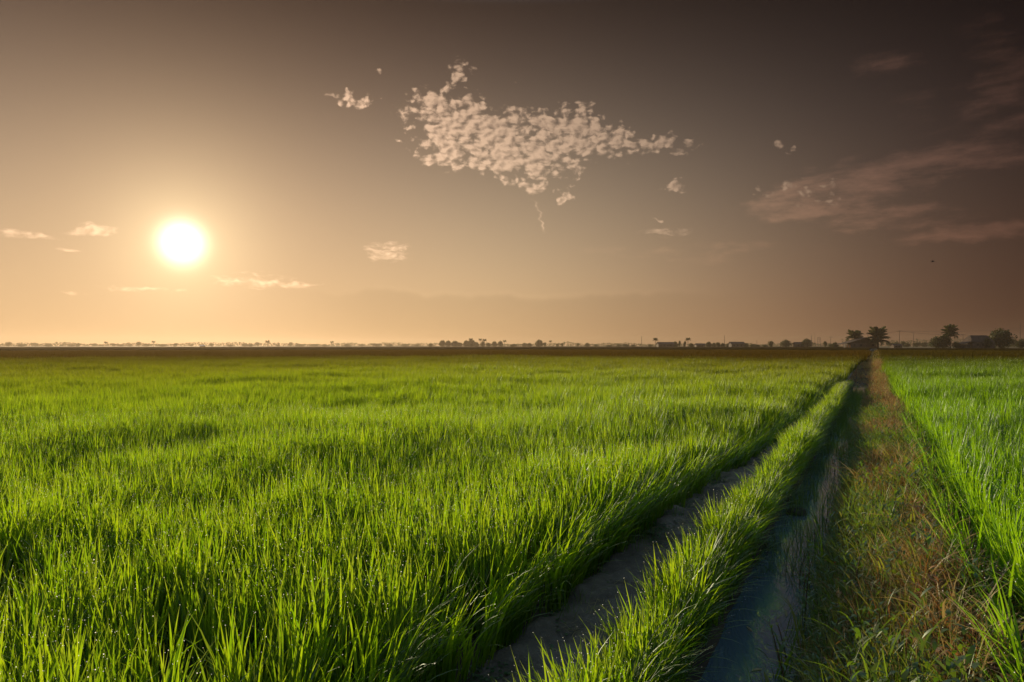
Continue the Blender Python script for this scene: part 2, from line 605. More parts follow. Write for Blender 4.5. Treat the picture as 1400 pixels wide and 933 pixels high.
def ground_z(x, y):
    x, y = np.asarray(x, float), np.asarray(y, float)
    near = np.clip(1 - np.abs(x) / 60, 0, 1) * np.clip(1 - np.abs(y) / 120, 0, 1)
    prof = np.interp(x - wiggle(y), PX, PZ)
    silt = np.clip((y - 24) / 5, 0, 1)          # the ditch peters out
    prof = np.maximum(prof, -.30 + .27 * silt)
    return prof + (vnoise(x, y, .35, 1) - .5) * .05 * near + (vnoise(x, y, .12, 2) - .5) * .02 * near


def build_ground():
    xs = np.concatenate([-np.geomspace(1600, 3.2, 16), np.arange(-3, -1.8, .2), np.arange(-1.8, .8, .04), np.arange(.8, 2.4, .2), np.geomspace(2.6, 1600, 16)])
    ys = np.concatenate([[-1600, -800, -200, -50, -12], np.arange(-4, 1, .25), np.arange(1, 14, .06), np.arange(14, 40, .4), np.geomspace(41, 1600, 34)])
    X, Y = np.meshgrid(xs, ys, indexing='ij')
    Z = ground_z(X, Y)
    n, m = X.shape
    v = np.stack([X, Y, Z], -1).reshape(-1, 3)
    i = np.arange(n * m).reshape(n, m)
    f = np.stack([i[:-1, :-1], i[1:, :-1], i[1:, 1:], i[:-1, 1:]], -1).reshape(-1, 4)
    o = mesh_obj('ground', v.tolist(), f.tolist(), M_SOIL, smooth=True)
    tag(o, 'dark field soil under the rice reaching to the horizon', 'ground', kind='structure')
    # bare earth path
    xs = np.arange(-1.60, -.93, .03)
    ys = np.concatenate([np.arange(-3, 12, .035), np.arange(12, 40, .25), np.arange(40, 300, 5)])
    X, Y = np.meshgrid(xs, ys, indexing='ij')
    c = np.abs((X + 1.265) / .33)
    fade = np.clip(1.25 - Y / 60, .3, 1)
    Z = .012 + (vnoise(X, Y, .30, 11) - .5) * .07 * fade + (vnoise(X, Y, .09, 12) - .5) * .045 * fade + (vnoise(X, Y, .035, 13) - .5) * .02 * fade - np.clip(c - .72, 0, 1) * .22
    n, m = X.shape
    v = np.stack([X + wiggle(Y), Y, Z], -1).reshape(-1, 3)
    i = np.arange(n * m).reshape(n, m)
    f = np.stack([i[:-1, :-1], i[1:, :-1], i[1:, 1:], i[:-1, 1:]], -1).reshape(-1, 4)
    o = mesh_obj('path', v.tolist(), f.tolist(), M_PATH, smooth=True)
    tag(o, 'bare damp grey earth path between the rice edges', 'path', kind='structure')
    # water in the ditch
    xs = np.linspace(-.80, -.26, 5)
    ys = np.concatenate([np.arange(-4, 40, 1.0), [30.0]])
    ys = ys[ys <= 30.0]
    X, Y = np.meshgrid(xs, ys, indexing='ij')
    n, m = X.shape
    v = np.stack([X + wiggle(Y), Y, X * 0 - .085], -1).reshape(-1, 3)
    i = np.arange(n * m).reshape(n, m)
    f = np.stack([i[:-1, :-1], i[1:, :-1], i[1:, 1:], i[:-1, 1:]], -1).reshape(-1, 4)
    o = mesh_obj('water', v.tolist(), f.tolist(), M_WATER, smooth=True)
    tag(o, 'narrow ditch of still blue grey water beside the weedy bank', 'water', kind='structure')
    # far crop canopy: a standing sheet with vertical rims, cut by the ditch
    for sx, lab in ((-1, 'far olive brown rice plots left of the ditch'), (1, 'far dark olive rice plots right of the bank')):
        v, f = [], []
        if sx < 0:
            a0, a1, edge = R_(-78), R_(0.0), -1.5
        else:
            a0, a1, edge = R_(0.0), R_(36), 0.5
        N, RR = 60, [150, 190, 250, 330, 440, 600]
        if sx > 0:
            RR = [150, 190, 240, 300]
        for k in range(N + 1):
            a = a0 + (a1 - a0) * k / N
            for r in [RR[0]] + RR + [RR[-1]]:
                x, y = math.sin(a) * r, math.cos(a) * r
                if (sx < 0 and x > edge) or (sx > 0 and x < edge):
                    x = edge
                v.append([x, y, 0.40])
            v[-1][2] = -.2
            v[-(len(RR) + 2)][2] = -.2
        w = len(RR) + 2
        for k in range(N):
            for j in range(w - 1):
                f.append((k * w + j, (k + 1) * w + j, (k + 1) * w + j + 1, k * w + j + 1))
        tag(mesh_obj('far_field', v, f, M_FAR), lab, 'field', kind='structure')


build_ground()


# ------------------------------------------------------------------ blades and tufts
class Tuft:
    def __init__(s):
        s.v, s.f, s.t, s.r, s.mi = [], [], [], [], []

    def blade(s, base, az, lean, bend, L, w, seg=6, twist=0.0, mi=0, power=1.6):
        h = Vector((math.cos(az), math.sin(az), 0))
        side0 = Vector((-math.sin(az), math.cos(az), 0))
        p = Vector(base)
        b0 = len(s.v)
        rv = random.random()
        ds = L / seg
        tip = None
        for i in range(seg + 1):
            q = i / seg
            ph = lean + bend * q ** power
            dr = h * math.sin(ph) + Vector((0, 0, 1)) * math.cos(ph)
            up = (h * math.cos(ph) - Vector((0, 0, 1)) * math.sin(ph))
            tw = twist * q
            sd = side0 * math.cos(tw) + up * math.sin(tw)
            ww = w * min(1.0, .55 + 1.3 * q) * max(0.0, 1 - q ** 2.4) * .5
            if i == seg:
                s.v.append(tuple(p)); s.t.append(1.0); s.r.append(rv)
                tip = p.copy()
            else:
                s.v.append(tuple(p - sd * ww)); s.v.append(tuple(p + sd * ww))
                s.t += [q, q]; s.r += [rv, rv]
            p = p + dr * ds
        return b0, rv, tip

    def add_blade(s, *a, **k):
        dew = k.pop('dew', 0.0)
        mi = k.get('mi', 0)
        seg = a[6] if len(a) > 6 else k.get('seg', 6)
        b0, rv, tip = s.blade(*a, **k)
        for i in range(seg):
            o = b0 + i * 2
            if i < seg - 1:
                s.f.append((o, o + 1, o + 3, o + 2))
            else:
                s.f.append((o, o + 1, o + 2))
            s.mi.append(mi)
        if dew:
            if random.random() < dew:
                s.drop(tip + Vector((0, 0, -.001)), random.uniform(.0009, .0019), 1)
            for i in range(seg // 2, seg):
                if random.random() < dew * .3:
                    q = Vector(s.v[b0 + i * 2 + random.randint(0, 1) if i < seg else b0 + i * 2])
                    s.drop(q, random.uniform(.0007, .0016), 1)

    def drop(s, c, r, mi):
        b = len(s.v)
        for d in ((1, 0, 0), (0, 0, 1.2), (-1, 0, 0), (0, 0, -1), (0, 1, 0), (0, 0, 1.2), (0, -1, 0), (0, 0, -1)):
            s.v.append((c[0] + d[0] * r, c[1] + d[1] * r, c[2] + d[2] * r)); s.t.append(1.0); s.r.append(.5)
        for q in ((0, 1, 2, 3), (4, 5, 6, 7)):
            s.f.append(tuple(b + k for k in q)); s.mi.append(mi)

    def leaf(s, base, az, pitch, L, w, mi=0, droop=.5, seg=4, shape=1.0):
        """a lance-shaped leaf leaving a stem"""
        h = Vector((math.cos(az), math.sin(az), 0))
        sd = Vector((-math.sin(az), math.cos(az), 0))
        p = Vector(base)
        b0, rv = len(s.v), random.random()
        for i in range(seg + 1):
            q = i / seg
            ph = pitch - droop * q
            ww = w * .5 * math.sin(math.pi * min(1, q * .92 + .06)) ** shape
            if i in (0, seg):
                s.v.append(tuple(p)); s.t.append(q); s.r.append(rv)
            else:
                s.v += [tuple(p - sd * ww + Vector((0, 0, ww * .3))), tuple(p + sd * ww + Vector((0, 0, ww * .3)))]
                s.t += [q, q]; s.r += [rv, rv]
            p = p + (h * math.cos(ph) + Vector((0, 0, 1)) * math.sin(ph)) * (L / seg)
        s.f.append((b0, b0 + 2, b0 + 1)); s.mi.append(mi)
        for i in range(1, seg - 1):
            o = b0 + 1 + (i - 1) * 2
            s.f.append((o, o + 1, o + 3, o + 2)); s.mi.append(mi)
        o = b0 + 1 + (seg - 2) * 2
        s.f.append((o, o + 1, o + 2)); s.mi.append(mi)

    def build(s, name, mats):
        me = bpy.data.meshes.new(name)
        me.from_pydata(s.v, [], s.f)
        me.polygons.foreach_set('material_index', s.mi)
        me.polygons.foreach_set('use_smooth', [True] * len(s.f))
        for nme, arr in (('t', s.t), ('rnd', s.r)):
            a = me.attributes.new(nme, 'FLOAT', 'POINT')
            a.data.foreach_set('value', arr)
        for m in mats:
            me.materials.append(m)
        me.update()
        return me


def variant_collection(name, meshes):
    c = bpy.data.collections.new(name)
    for i, me in enumerate(meshes):
        o = bpy.data.objects.new('%s_%03d' % (name, i), me)
        c.objects.link(o)
    return c


def scatter_group(name, coll):
    ng = bpy.data.node_groups.new(name, 'GeometryNodeTree')
    ng.interface.new_socket('Geometry', in_out='INPUT', socket_type='NodeSocketGeometry')
    ng.interface.new_socket('Geometry', in_out='OUTPUT', socket_type='NodeSocketGeometry')
    N, L = ng.nodes, ng.links
    gi, go = N.new('NodeGroupInput'), N.new('NodeGroupOutput')
    ci = N.new('GeometryNodeCollectionInfo')
    ci.inputs['Collection'].default_value = coll
    ci.inputs['Separate Children'].default_value = True
    ci.inputs['Reset Children'].default_value = True
    iop = N.new('GeometryNodeInstanceOnPoints')
    iop.inputs['Pick Instance'].default_value = True

    def na(nm, ty):
        n = N.new('GeometryNodeInputNamedAttribute')
        n.data_type = ty
        n.inputs['Name'].default_value = nm
        return next(o for o in n.outputs if o.enabled and o.name == 'Attribute')
    e2r = N.new('FunctionNodeEulerToRotation')
    L.new(na('rot', 'FLOAT_VECTOR'), e2r.inputs[0])
    L.new(gi.outputs[0], iop.inputs['Points'])
    L.new(ci.outputs[0], iop.inputs['Instance'])
    L.new(na('idx', 'INT'), iop.inputs['Instance Index'])
    L.new(e2r.outputs[0], iop.inputs['Rotation'])
    L.new(na('scl', 'FLOAT_VECTOR'), iop.inputs['Scale'])
    L.new(iop.outputs[0], go.inputs[0])
    return ng


def scatter(name, pts, rot, scl, idx, group):
    me = bpy.data.meshes.new(name)
    n = len(pts)
    me.vertices.add(n)
    me.vertices.foreach_set('co', np.asarray(pts, np.float32).ravel())
    for nm, ty, arr, key in (('rot', 'FLOAT_VECTOR', rot, 'vector'), ('scl', 'FLOAT_VECTOR', scl, 'vector'), ('idx', 'INT', idx, 'value')):
        a = me.attributes.new(nm, ty, 'POINT')
        a.data.foreach_set(key, np.asarray(arr, np.int32 if ty == 'INT' else np.float32).ravel())
    o = bpy.data.objects.new(name, me)
    COL.objects.link(o)
    md = o.modifiers.new('scatter', 'NODES')
    md.node_group = group
    return o


U = random.uniform


def rice_variants(mat):
    out = []
    # 0-5 upright hills
    for k in range(6):
        t = Tuft()
        for i in range(12):
            a = U(0, 6.28)
            long_ = random.random() < .3
            t.add_blade((U(-.035, .035), U(-.035, .035), 0), a, U(.02, .20), U(.05, .5) if not long_ else U(.5, 1.3),
                        U(.40, .58), U(.011, .0175), 6, U(-.9, .9), dew=.36)
        out.append(t.build('rice_tuft', [mat, M_DEW]))
    # 6-9 edge hills drooping towards +X
    for k in range(4):
        t = Tuft()
        for i in range(13):
            a = random.gauss(0, .75)
            t.add_blade((U(-.04, .04), U(-.04, .04), 0), a, U(.05, .35), U(.3, 1.5), U(.34, .54), U(.009, .0145), 8, U(-.6, .6), power=U(1.3, 2.4), dew=.16)
        out.append(t.build('rice_edge_tuft', [mat, M_DEW]))
    # 10-12 clumps for the middle distance
    for k in range(3):
        t = Tuft()
        for i in range(30):
            a = U(0, 6.28)
            t.add_blade((U(-.16, .16), U(-.16, .16), 0), a, U(.02, .25), U(.05, .8), U(.42, .58), U(.012, .018), 4, U(-.9, .9), dew=.05)
        out.append(t.build('rice_clump', [mat, M_DEW]))
    # 13-14 wide patches for far away
    for k in range(2):
        t = Tuft()
        for i in range(60):
            a = U(0, 6.28)
            t.add_blade((U(-.55, .55), U(-.55, .55), 0), a, U(.02, .35), U(.05, .8), U(.38, .60), U(.03, .05), 3, U(-.9, .9))
        out.append(t.build('rice_patch', [mat]))
    return out


def in_view(x, y, marg=4.0, half=R_(41)):
    """inside a padded wedge of ground in front of the camera"""
    a = np.arctan2(x, y) + YAW
    back = 2.5
    bx, by = x + FWD.x * back, y + FWD.y * back
    a = np.arctan2(bx * RIGHT.x + by * RIGHT.y, bx * FWD.x + by * FWD.y)
    return np.abs(a) < half


def field_points(xmin, xmax, tiers, rows=None):
    P, I, T = [], [], []
    for ti, (r0, r1, dens) in enumerate(tiers):
        x0, x1, y0, y1 = max(xmin, -r1), min(xmax, r1), -1.5, r1
        n = int(dens * (x1 - x0) * (y1 - y0))
        x, y = rng.uniform(x0, x1, n), rng.uniform(y0, y1, n)
        if rows and r1 < 90:
            x = np.round(x / rows) * rows + rng.normal(0, rows * .12, n)
        d = np.hypot(x, y)
        k = (d >= r0) & (d < r1) & in_view(x, y) & (x > xmin) & (x < xmax)
        P.append(np.stack([x[k], y[k]], -1))
        T.append(np.full(k.sum(), ti))
    return np.concatenate(P), np.concatenate(T)


TIERS = [(0, 5, 135), (5, 12, 105), (12, 28, 24), (28, 60, 12), (60, 155, 2.4)]
gL = scatter_group('rice_scatter', variant_collection('rice_variant', rice_variants(M_RICE)))
gR = scatter_group('lush_rice_scatter', variant_collection('lush_rice_variant', rice_variants(M_RICE_R)))


def rice(name, xmin, xmax, group, edge_x, edge_dir, hscale, label, rows=None, extra=None, ylim=None):
    P, T = field_points(xmin, xmax, TIERS, rows)
    if ylim:
        k = P[:, 1] < ylim - rng.random(len(P)) * 4
        P, T = P[k], T[k]
    n = len(P)
    x, y = P[:, 0], P[:, 1]
    idx = np.where(T <= 1, rng.integers(0, 6, n), np.where(T <= 3, rng.integers(10, 13, n), rng.integers(13, 15, n)))
    rz = rng.uniform(0, 6.283, n)
    # uneven stand: taller and shorter drifts
    h = hscale * (.82 + .34 * vnoise(x, y, 1.7, 21) + .16 * (vnoise(x, y, .5, 22) - .5)) * rng.uniform(.90, 1.10, n)
    tx, ty = rng.normal(0, .06, n), rng.normal(0, .06, n) + .04
    w = np.where(T == 3, 1.35, 1.0)
    for ex, ed, wid in edge_x:
        near = np.abs(x - (ex(y) if callable(ex) else ex)) < wid * rng.uniform(.5, 1.15, n)
        k = near & (T <= 2)
        idx = np.where(k, rng.integers(6, 10, n), idx)
        rz = np.where(k, rng.normal(0 if ed > 0 else math.pi, .45, n), rz)
    keep = np.ones(n, bool)
    if extra is not None:
        keep = extra(x, y, T)
    x = x + wiggle(y) * (np.abs(x) < 4)
    z = ground_z(x, y) - .01
    pts = np.stack([x, y, z], -1)[keep]
    o = scatter(name, pts, np.stack([tx, ty, rz], -1)[keep], np.stack([w * h / hscale, w * h / hscale, h], -1)[keep], idx[keep], group)
    tag(o, label, 'rice', kind='stuff')
    return o


def left_edge(y):
    return -1.53 + .34 * np.clip((y - 4.5) / 9, 0, 1)


def hollow(x, y, T):
    return (x < left_edge(y)) & ((vnoise(x, y, .6, 31) > .05) | (T > 2))


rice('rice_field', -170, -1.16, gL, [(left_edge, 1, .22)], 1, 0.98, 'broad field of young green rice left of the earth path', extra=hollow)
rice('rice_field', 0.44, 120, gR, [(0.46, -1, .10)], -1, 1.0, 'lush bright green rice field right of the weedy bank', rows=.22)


def strip_points():
    n = 5200
    y = np.concatenate([rng.uniform(-1.5, 14, 1500), rng.uniform(14, 27, 800)])
    wd = np.clip((28 - y) / 12, .25, 1)
    x = -.815 + rng.uniform(-.065, .06, len(y)) * wd
    n = len(y)
    right = (x > -.815 + .015) & (rng.random(n) < .62)
    idx = np.where(right, rng.integers(6, 10, n), rng.integers(0, 6, n))
    rz = np.where(right, rng.normal(-.25, .5, n), rng.uniform(0, 6.28, n))
    h = .64 * (.66 + .46 * vnoise(x * 2, y, 1.1, 23) + .30 * vnoise(x * 3, y, .3, 25)) * rng.uniform(.85, 1.15, n) * np.clip((30 - y) / 10, .5, 1)
    dense = rng.random(n) < np.clip(.55 + vnoise(x, y, .5, 24), 0, 1)
    x = x + wiggle(y)
    pts = np.stack([x, y, ground_z(x, y) - .01], -1)
    rot = np.stack([rng.normal(0, .07, n), rng.normal(.0, .09, n), rz], -1)
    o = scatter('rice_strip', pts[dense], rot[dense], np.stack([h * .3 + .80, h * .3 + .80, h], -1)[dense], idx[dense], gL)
    tag(o, 'narrow strip of rice growing between the earth path and the ditch', 'rice', kind='stuff')


strip_points()


# ------------------------------------------------------------------ weeds on the bank, clover along the path
def bank_variants():
    out = []
    def grass(mat, n, L0, L1, w0, w1, lean, bend, spread=.05, seg=5):
        t = Tuft()
        for i in range(n):
            t.add_blade((U(-spread, spread), U(-spread, spread), 0), U(0, 6.28), U(*lean), U(*bend), U(L0, L1), U(w0, w1), seg, U(-1, 1))
        return t.build('bank_tuft', [mat])
    for m in (M_WEED, M_WEED, M_STRAW, M_STRAW, M_RUST, M_YELLOW):        # 0-5 grass tufts
        out.append(grass(m, 14, .12, .30, .003, .006, (.05, .7), (.3, 1.5)))
    for m in (M_WEED, M_YELLOW, M_STRAW):                                  # 6-8 broad arching grass
        out.append(grass(m, 8, .20, .42, .006, .010, (.1, .6), (.6, 2.0), .04, 7))
    def forb(mat, stem, H, nl):
        t = Tuft()
        a, lean = U(0, 6.28), U(.05, .35)
        t.add_blade((0, 0, 0), a, lean, .2, H, .006, 5, 0, mi=1)
        t.add_blade((0, 0, 0), a + 1.57, .02, .05, H * .9, .005, 5, 0, mi=1)
        for i in range(nl):
            q = .15 + .85 * i / nl
            c = Vector((math.cos(a) * math.sin(lean) * H * q, math.sin(a) * math.sin(lean) * H * q, H * q * .96))
            t.leaf(c, U(0, 6.28), U(.1, .9), U(.03, .07), U(.009, .016), 0, U(.2, 1.0))
        return t.build('bank_forb', [mat, stem])
    for m in (M_WEED, M_RUST, M_WEED, M_YELLOW):                           # 9-12 leafy weeds
        out.append(forb(m, M_STEM_RED, U(.16, .30), 11))
    t = Tuft()                                                             # 13 litter: fallen straw
    for i in range(16):
        t.add_blade((U(-.12, .12), U(-.12, .12), U(0, .03)), U(0, 6.28), U(1.3, 1.6), U(-.2, .2), U(.08, .24), U(.003, .006), 3, 0)
    out.append(t.build('straw_litter', [M_STRAW]))
    t = Tuft()                                                             # 14 clover mat
    for i in range(26):
        c = (U(-.08, .08), U(-.08, .08), U(.0, .05))
        t.leaf(c, U(0, 6.28), U(-.2, .6), U(.014, .028), U(.010, .018), 0, U(0, .6), 3, .6)
    out.append(t.build('clover', [M_CLOVER]))
    t = Tuft()                                                             # 15 thin stalks standing in water
    for i in range(7):
        t.add_blade((U(-.06, .06), U(-.06, .06), 0), U(0, 6.28), U(.02, .35), U(0, .5), U(.14, .36), U(.0025, .005), 5, U(-1, 1))
    out.append(t.build('water_stalks', [M_WEED]))
    return out


gB = scatter_group('weed_scatter', variant_collection('weed_variant', bank_variants()))


def bank_weeds():
    dens = [(-1, 5, 1100), (5, 14, 520), (14, 45, 150), (45, 160, 55)]
    P, I, Sc = [], [], []
    for y0, y1, d in dens:
        n = int(d * (y1 - y0) * .85)
        x, y = rng.uniform(-.315, .47, n), rng.uniform(y0, y1, n)
        x = np.where((y > 22) & (rng.random(n) < np.clip((y - 22) / 8, 0, .45)), rng.uniform(-.95, -.3, n), x)
        dry = (vnoise(x * 1.6, y, .8, 41) - .5) * 1.15 + .36 + .42 * np.clip((x + .30) / .6, 0, 1) - .06 + np.clip((y - 7) / 40, 0, .6)
        u = rng.random(n)
        green = rng.choice([0, 1, 6, 9, 11, 9, 11, 5, 0, 1], n)
        mid = rng.choice([0, 2, 3, 5, 9, 10, 12, 4, 13, 1, 11, 2, 3, 7], n)
        brown = rng.choice([2, 4, 4, 4, 1, 13, 10, 10, 12, 8, 3], n)
        idx = np.where(dry + (u - .5) * .5 < .45, green, np.where(dry + (u - .5) * .5 < .72, mid, brown))
        if y0 >= 14:
            idx = np.where(rng.random(n) < .5, rng.choice([4, 2, 3, 10], n), idx)
        s = rng.uniform(.7, 1.2, n) * (1.0 + .45 * (vnoise(x, y, .5, 42) - .5)) * (1 + np.clip((y0 - 10) / 40, 0, 1.3)) * (.8 if y0 >= 14 else 1)
        # lower on the trodden middle
        s *= np.interp(x, [-.36, -.28, -.15, 0, .15, .3], [.55, .6, .8, .85, .95, 1.1])
        P.append(np.stack([x, y], -1)); I.append(idx); Sc.append(s)
    P, I, Sc = np.concatenate(P), np.concatenate(I), np.concatenate(Sc)
    d0 = np.hypot(P[:, 0], P[:, 1])
    k = d0 > .9
    P, I, Sc = P[k], I[k], Sc[k]
    n = len(P)
    x, y = P[:, 0] + wiggle(P[:, 1]), P[:, 1]
    pts = np.stack([x, y, ground_z(x, y) - .012], -1)
    rot = np.stack([rng.normal(0, .15, n), rng.normal(0, .15, n), rng.uniform(0, 6.28, n)], -1)
    o = scatter('bank_weeds', pts, rot, np.stack([Sc, Sc, Sc], -1), I, gB)
    tag(o, 'mixed green, straw and rust coloured weeds covering the bank beside the ditch', 'weeds', kind='stuff')
    # stalks standing in the water
    n = 900
    y = rng.uniform(1.5, 24, n)
    x = rng.uniform(-.74, -.34, n)
    k = (vnoise(x * 2.2, y, .8, 51) > .52) | (x > -.39) | (y > 12)
    k &= ~((y < 4.6) & (x < -.42))
    x, y = x[k] + wiggle(y[k]), y[k]
    n = len(x)
    s = rng.uniform(.6, 1.2, n)
    o = scatter('water_weeds', np.stack([x, y, x * 0 - .12], -1), np.stack([rng.normal(0, .2, n), rng.normal(0, .2, n), rng.uniform(0, 6.28, n)], -1),
                np.stack([s, s, s], -1), np.where(rng.random(n) < .75, 15, rng.choice([0, 9, 6], n)), gB)
    tag(o, 'thin dark stalks standing in the ditch water', 'weeds', kind='stuff')
    # clover along both edges of the path
    n = 1600
    y = rng.uniform(.5, 22, n)
    side = rng.random(n) < .72
    x = np.where(side, -1.49 + np.abs(rng.normal(0, .055, n)), -1.0 - np.abs(rng.normal(0, .03, n)))
    x = x + wiggle(y)
    s = rng.uniform(.6, 1.2, n)
    o = scatter('clover_fringe', np.stack([x, y, ground_z(x, y) + .025], -1), np.stack([x * 0, x * 0, rng.uniform(0, 6.28, n)], -1),
                np.stack([s, s, s], -1), np.where(rng.random(n) < .9, 14, rng.choice([0, 13], n)), gB)
    tag(o, 'low small leaved ground cover fringing the earth path', 'ground cover', kind='stuff')
    n = 170
    y = rng.uniform(1, 16, n)
    x = rng.uniform(-1.42, -1.02, n) + wiggle(y)
    s = rng.uniform(.3, .7, n)
    o = scatter('path_litter', np.stack([x, y, y * 0 + .012], -1), np.stack([x * 0, x * 0, rng.uniform(0, 6.28, n)], -1), np.stack([s, s, s * .5], -1), np.full(n, 13), gB)
    tag(o, 'scattered bits of straw lying on the earth path', 'straw', kind='stuff')


bank_weeds()

# ------------------------------------------------------------------ trees on the horizon
def crown_mesh(name, W, H, z0, nleaf, leaf, seed, lobes=7, flat=1.0):
    """leaf-sized faces spread through a lobed crown W wide and H tall whose underside is at z0"""
    r = np.random.default_rng(seed)
    t = Tuft()
    L = []
    for i in range(lobes):
        a = r.uniform(0, 6.28)
        q = r.uniform(.0, .62)
        zc = z0 + H * r.uniform(.25, .78)
        k = 1 - .5 * abs((zc - z0) / H - .4)
        L.append((math.cos(a) * q * W / 2 * k, math.sin(a) * q * W / 2 * k, zc, W * r.uniform(.20, .32), H * r.uniform(.20, .30) * flat))
    L += [(0, 0, z0 + H * .5, W * .34, H * .46)] * (lobes // 3)
    if z0 < .05:
        L += [(0, 0, z0 + H * .42, W * .44, H * .46)] * lobes
    for i in range(nleaf):
        lx, ly, lz, lr, lh = L[r.integers(len(L))]
        d = r.normal(0, 1, 3)
        d /= np.linalg.norm(d) + 1e-6
        rad = r.uniform(.35, 1.08)
        c = Vector((lx + d[0] * lr * rad, ly + d[1] * lr * rad, max(z0 * .9, lz + d[2] * lh * rad)))
        s_ = leaf * r.uniform(.6, 1.4)
        u = Vector(r.normal(0, 1, 3)).normalized()
        w = u.cross(Vector(r.normal(0, 1, 3))).normalized()
        b = len(t.v)
        rv = r.random()
        for p in (u * s_, w * s_ * .6, u * -s_, w * -s_ * .6):
            t.v.append(tuple(c + p)); t.t.append(.5); t.r.append(rv)
        t.f.append((b, b + 1, b + 2, b + 3)); t.mi.append(0)
    return t.build(name, [M_CROWN])


def trunk_mesh(name, H, r0, seed, limbs=4, spread=1.0):
    r = np.random.default_rng(seed)
    mb = MB()
    bx, by = r.normal(0, .1, 2) * H * .4
    mb.tube([(0, 0, -.3), (bx * .4, by * .4, H * .3), (bx, by, H * .62), (bx * 1.2, by * 1.2, H)], [r0 * 1.3, r0, r0 * .7, r0 * .25], 7)
    for i in range(limbs):
        a = 6.28 * i / limbs + r.uniform(-.4, .4)
        z = H * r.uniform(.35, .65)
        mb.tube([(bx * z / H, by * z / H, z), (math.cos(a) * spread * .5, math.sin(a) * spread * .5, z + H * .2), (math.cos(a) * spread, math.sin(a) * spread, z + H * .36)], [r0 * .5, r0 * .35, r0 * .12], 5)
    me = bpy.data.meshes.new(name)
    me.from_pydata(mb.v, [], mb.f)
    me.materials.append(M_BARK)
    return me


# unit trees: 1 m tall and about as wide as the key says; placed by scaling the root
TREE_KIND = {}
for i, (key, w, z0, n, lf, lb) in enumerate((('round', 1.0, .05, 1300, .050, 9), ('wide', 1.7, .03, 1500, .060, 12), ('tall', .62, .08, 900, .045, 6),
                                             ('dome', 1.05, .02, 2200, .050, 14), ('ragged', 1.2, .08, 900, .055, 7))):
    TREE_KIND[key] = (crown_mesh('crown', w, .95 - z0, z0, n, lf, 60 + i, lb), trunk_mesh('trunk', .75, .030, 80 + i, 4, w * .28))


def tree(x, D, ytop, wpx, kind, label, group=None, name='tree', base=None):
    H = (HY - ytop) * D / F_PX + CAM_H
    nat = {'round': 1.0, 'wide': 1.7, 'tall': .62, 'dome': 1.05, 'ragged': 1.2}[kind]
    W = wpx * D / F_PX
    o = empty(name, place(x, D, -.04), random.uniform(0, 6.28))
    o.scale = (W / nat, W / nat, H)
    link_mesh('trunk', TREE_KIND[kind][1], None, o)
    link_mesh('crown', TREE_KIND[kind][0], None, o)
    tag(o, label, 'tree', group)
    return o


def frond_mesh(name, L, droop, lw, n=16, lift=.9):
    """an arching rachis with two rows of hanging leaflets"""
    t = Tuft()
    p, pts = Vector((0, 0, 0)), []
    for i in range(n + 1):
        q = i / n
        ph = lift - droop * q ** 1.2
        pts.append((p.copy(), ph))
        p = p + Vector((math.cos(ph), 0, math.sin(ph))) * (L / n)
    rv = random.random()
    for i in range(n):
        (a, pa), (b, pb) = pts[i], pts[i + 1]
        r = .035 * L / 4 * (1 - i / n) + .008
        k = len(t.v)
        for q, rr in ((a, r), (b, r * .9)):
            t.v += [(q.x, -rr, q.z), (q.x, rr, q.z)]
            t.t += [.2, .2]; t.r += [rv, rv]
        t.f.append((k, k + 1, k + 3, k + 2)); t.mi.append(0)
        if i < 1:
            continue
        ll = lw * math.sin(math.pi * (.12 + .80 * i / n)) ** .7
        for sgn in (-1, 1):
            k = len(t.v)
            tip = a + Vector((math.cos(pa) * ll * .5, sgn * ll * .8, -ll * .45))
            t.v += [tuple(a), tuple(b), tuple(tip + Vector((.0, 0, 0.0))), tuple(a.lerp(b, .5) + (tip - a) * .5 + Vector((L / n * .6, 0, .04)))]
            t.t += [.2, .2, 1, .6]; t.r += [rv] * 4
            t.f.append((k, k + 1, k + 3, k + 2) if sgn > 0 else (k, k + 2, k + 3, k + 1)); t.mi.append(0)
    return t.build(name, [M_PALM])


FR = [frond_mesh('frond', 1.0, d, .30, 14, l) for d, l in ((1.5, 1.2), (1.9, .9), (2.2, .6), (1.2, 1.4))]


def palm(x, D, ytop, wpx, label, trunk_r=.16, nf=18, group=None, parts=True, skirt=0.0, lean=0.0, hub=.72):
    """hub: height of the crown's centre as a fraction of the whole"""
    H = (HY - ytop) * D / F_PX + CAM_H
    W = wpx * D / F_PX
    o = empty('palm_tree', place(x, D, -.04), random.uniform(0, 6.28))
    ht = H * hub
    mb = MB()
    pts = [(lean * (i / 6) ** 2, 0, -.2 + (ht + .2) * i / 6) for i in range(7)]
    mb.tube(pts, [trunk_r * 1.5] + [trunk_r * (1.1 - .35 * i / 6) for i in range(1, 7)], 8)
    mb.build('trunk', M_BARK, o, True)
    top = Vector(pts[-1])
    if parts:
        for i in range(nf):
            f = link_mesh('frond', FR[(3 if i < nf * .3 else (0 if i < nf * .6 else (1 if i < nf * .8 else 2)))], None, o)
            f.location = top - Vector((0, 0, skirt * (i / nf)))
            f.rotation_euler = (U(-.15, .15), U(-.15, .15), i * 2.39996)
            s = W * .60 * U(.88, 1.1)
            f.scale = (s, s, s)
    else:
        t = MB()
        for i in range(nf):
            me = FR[(3 if i < nf * .3 else (0 if i < nf * .6 else (1 if i < nf * .8 else 2)))]
            M = Matrix.Translation(top) @ Matrix.Rotation(i * 2.4, 4, 'Z') @ Matrix.Scale(W * .6 * U(.88, 1.1), 4)
            t.add([M @ v.co for v in me.vertices], [tuple(p.vertices) for p in me.polygons])
        t.build('crown', M_PALM, o)
    tag(o, label, 'palm tree', group)
    return o


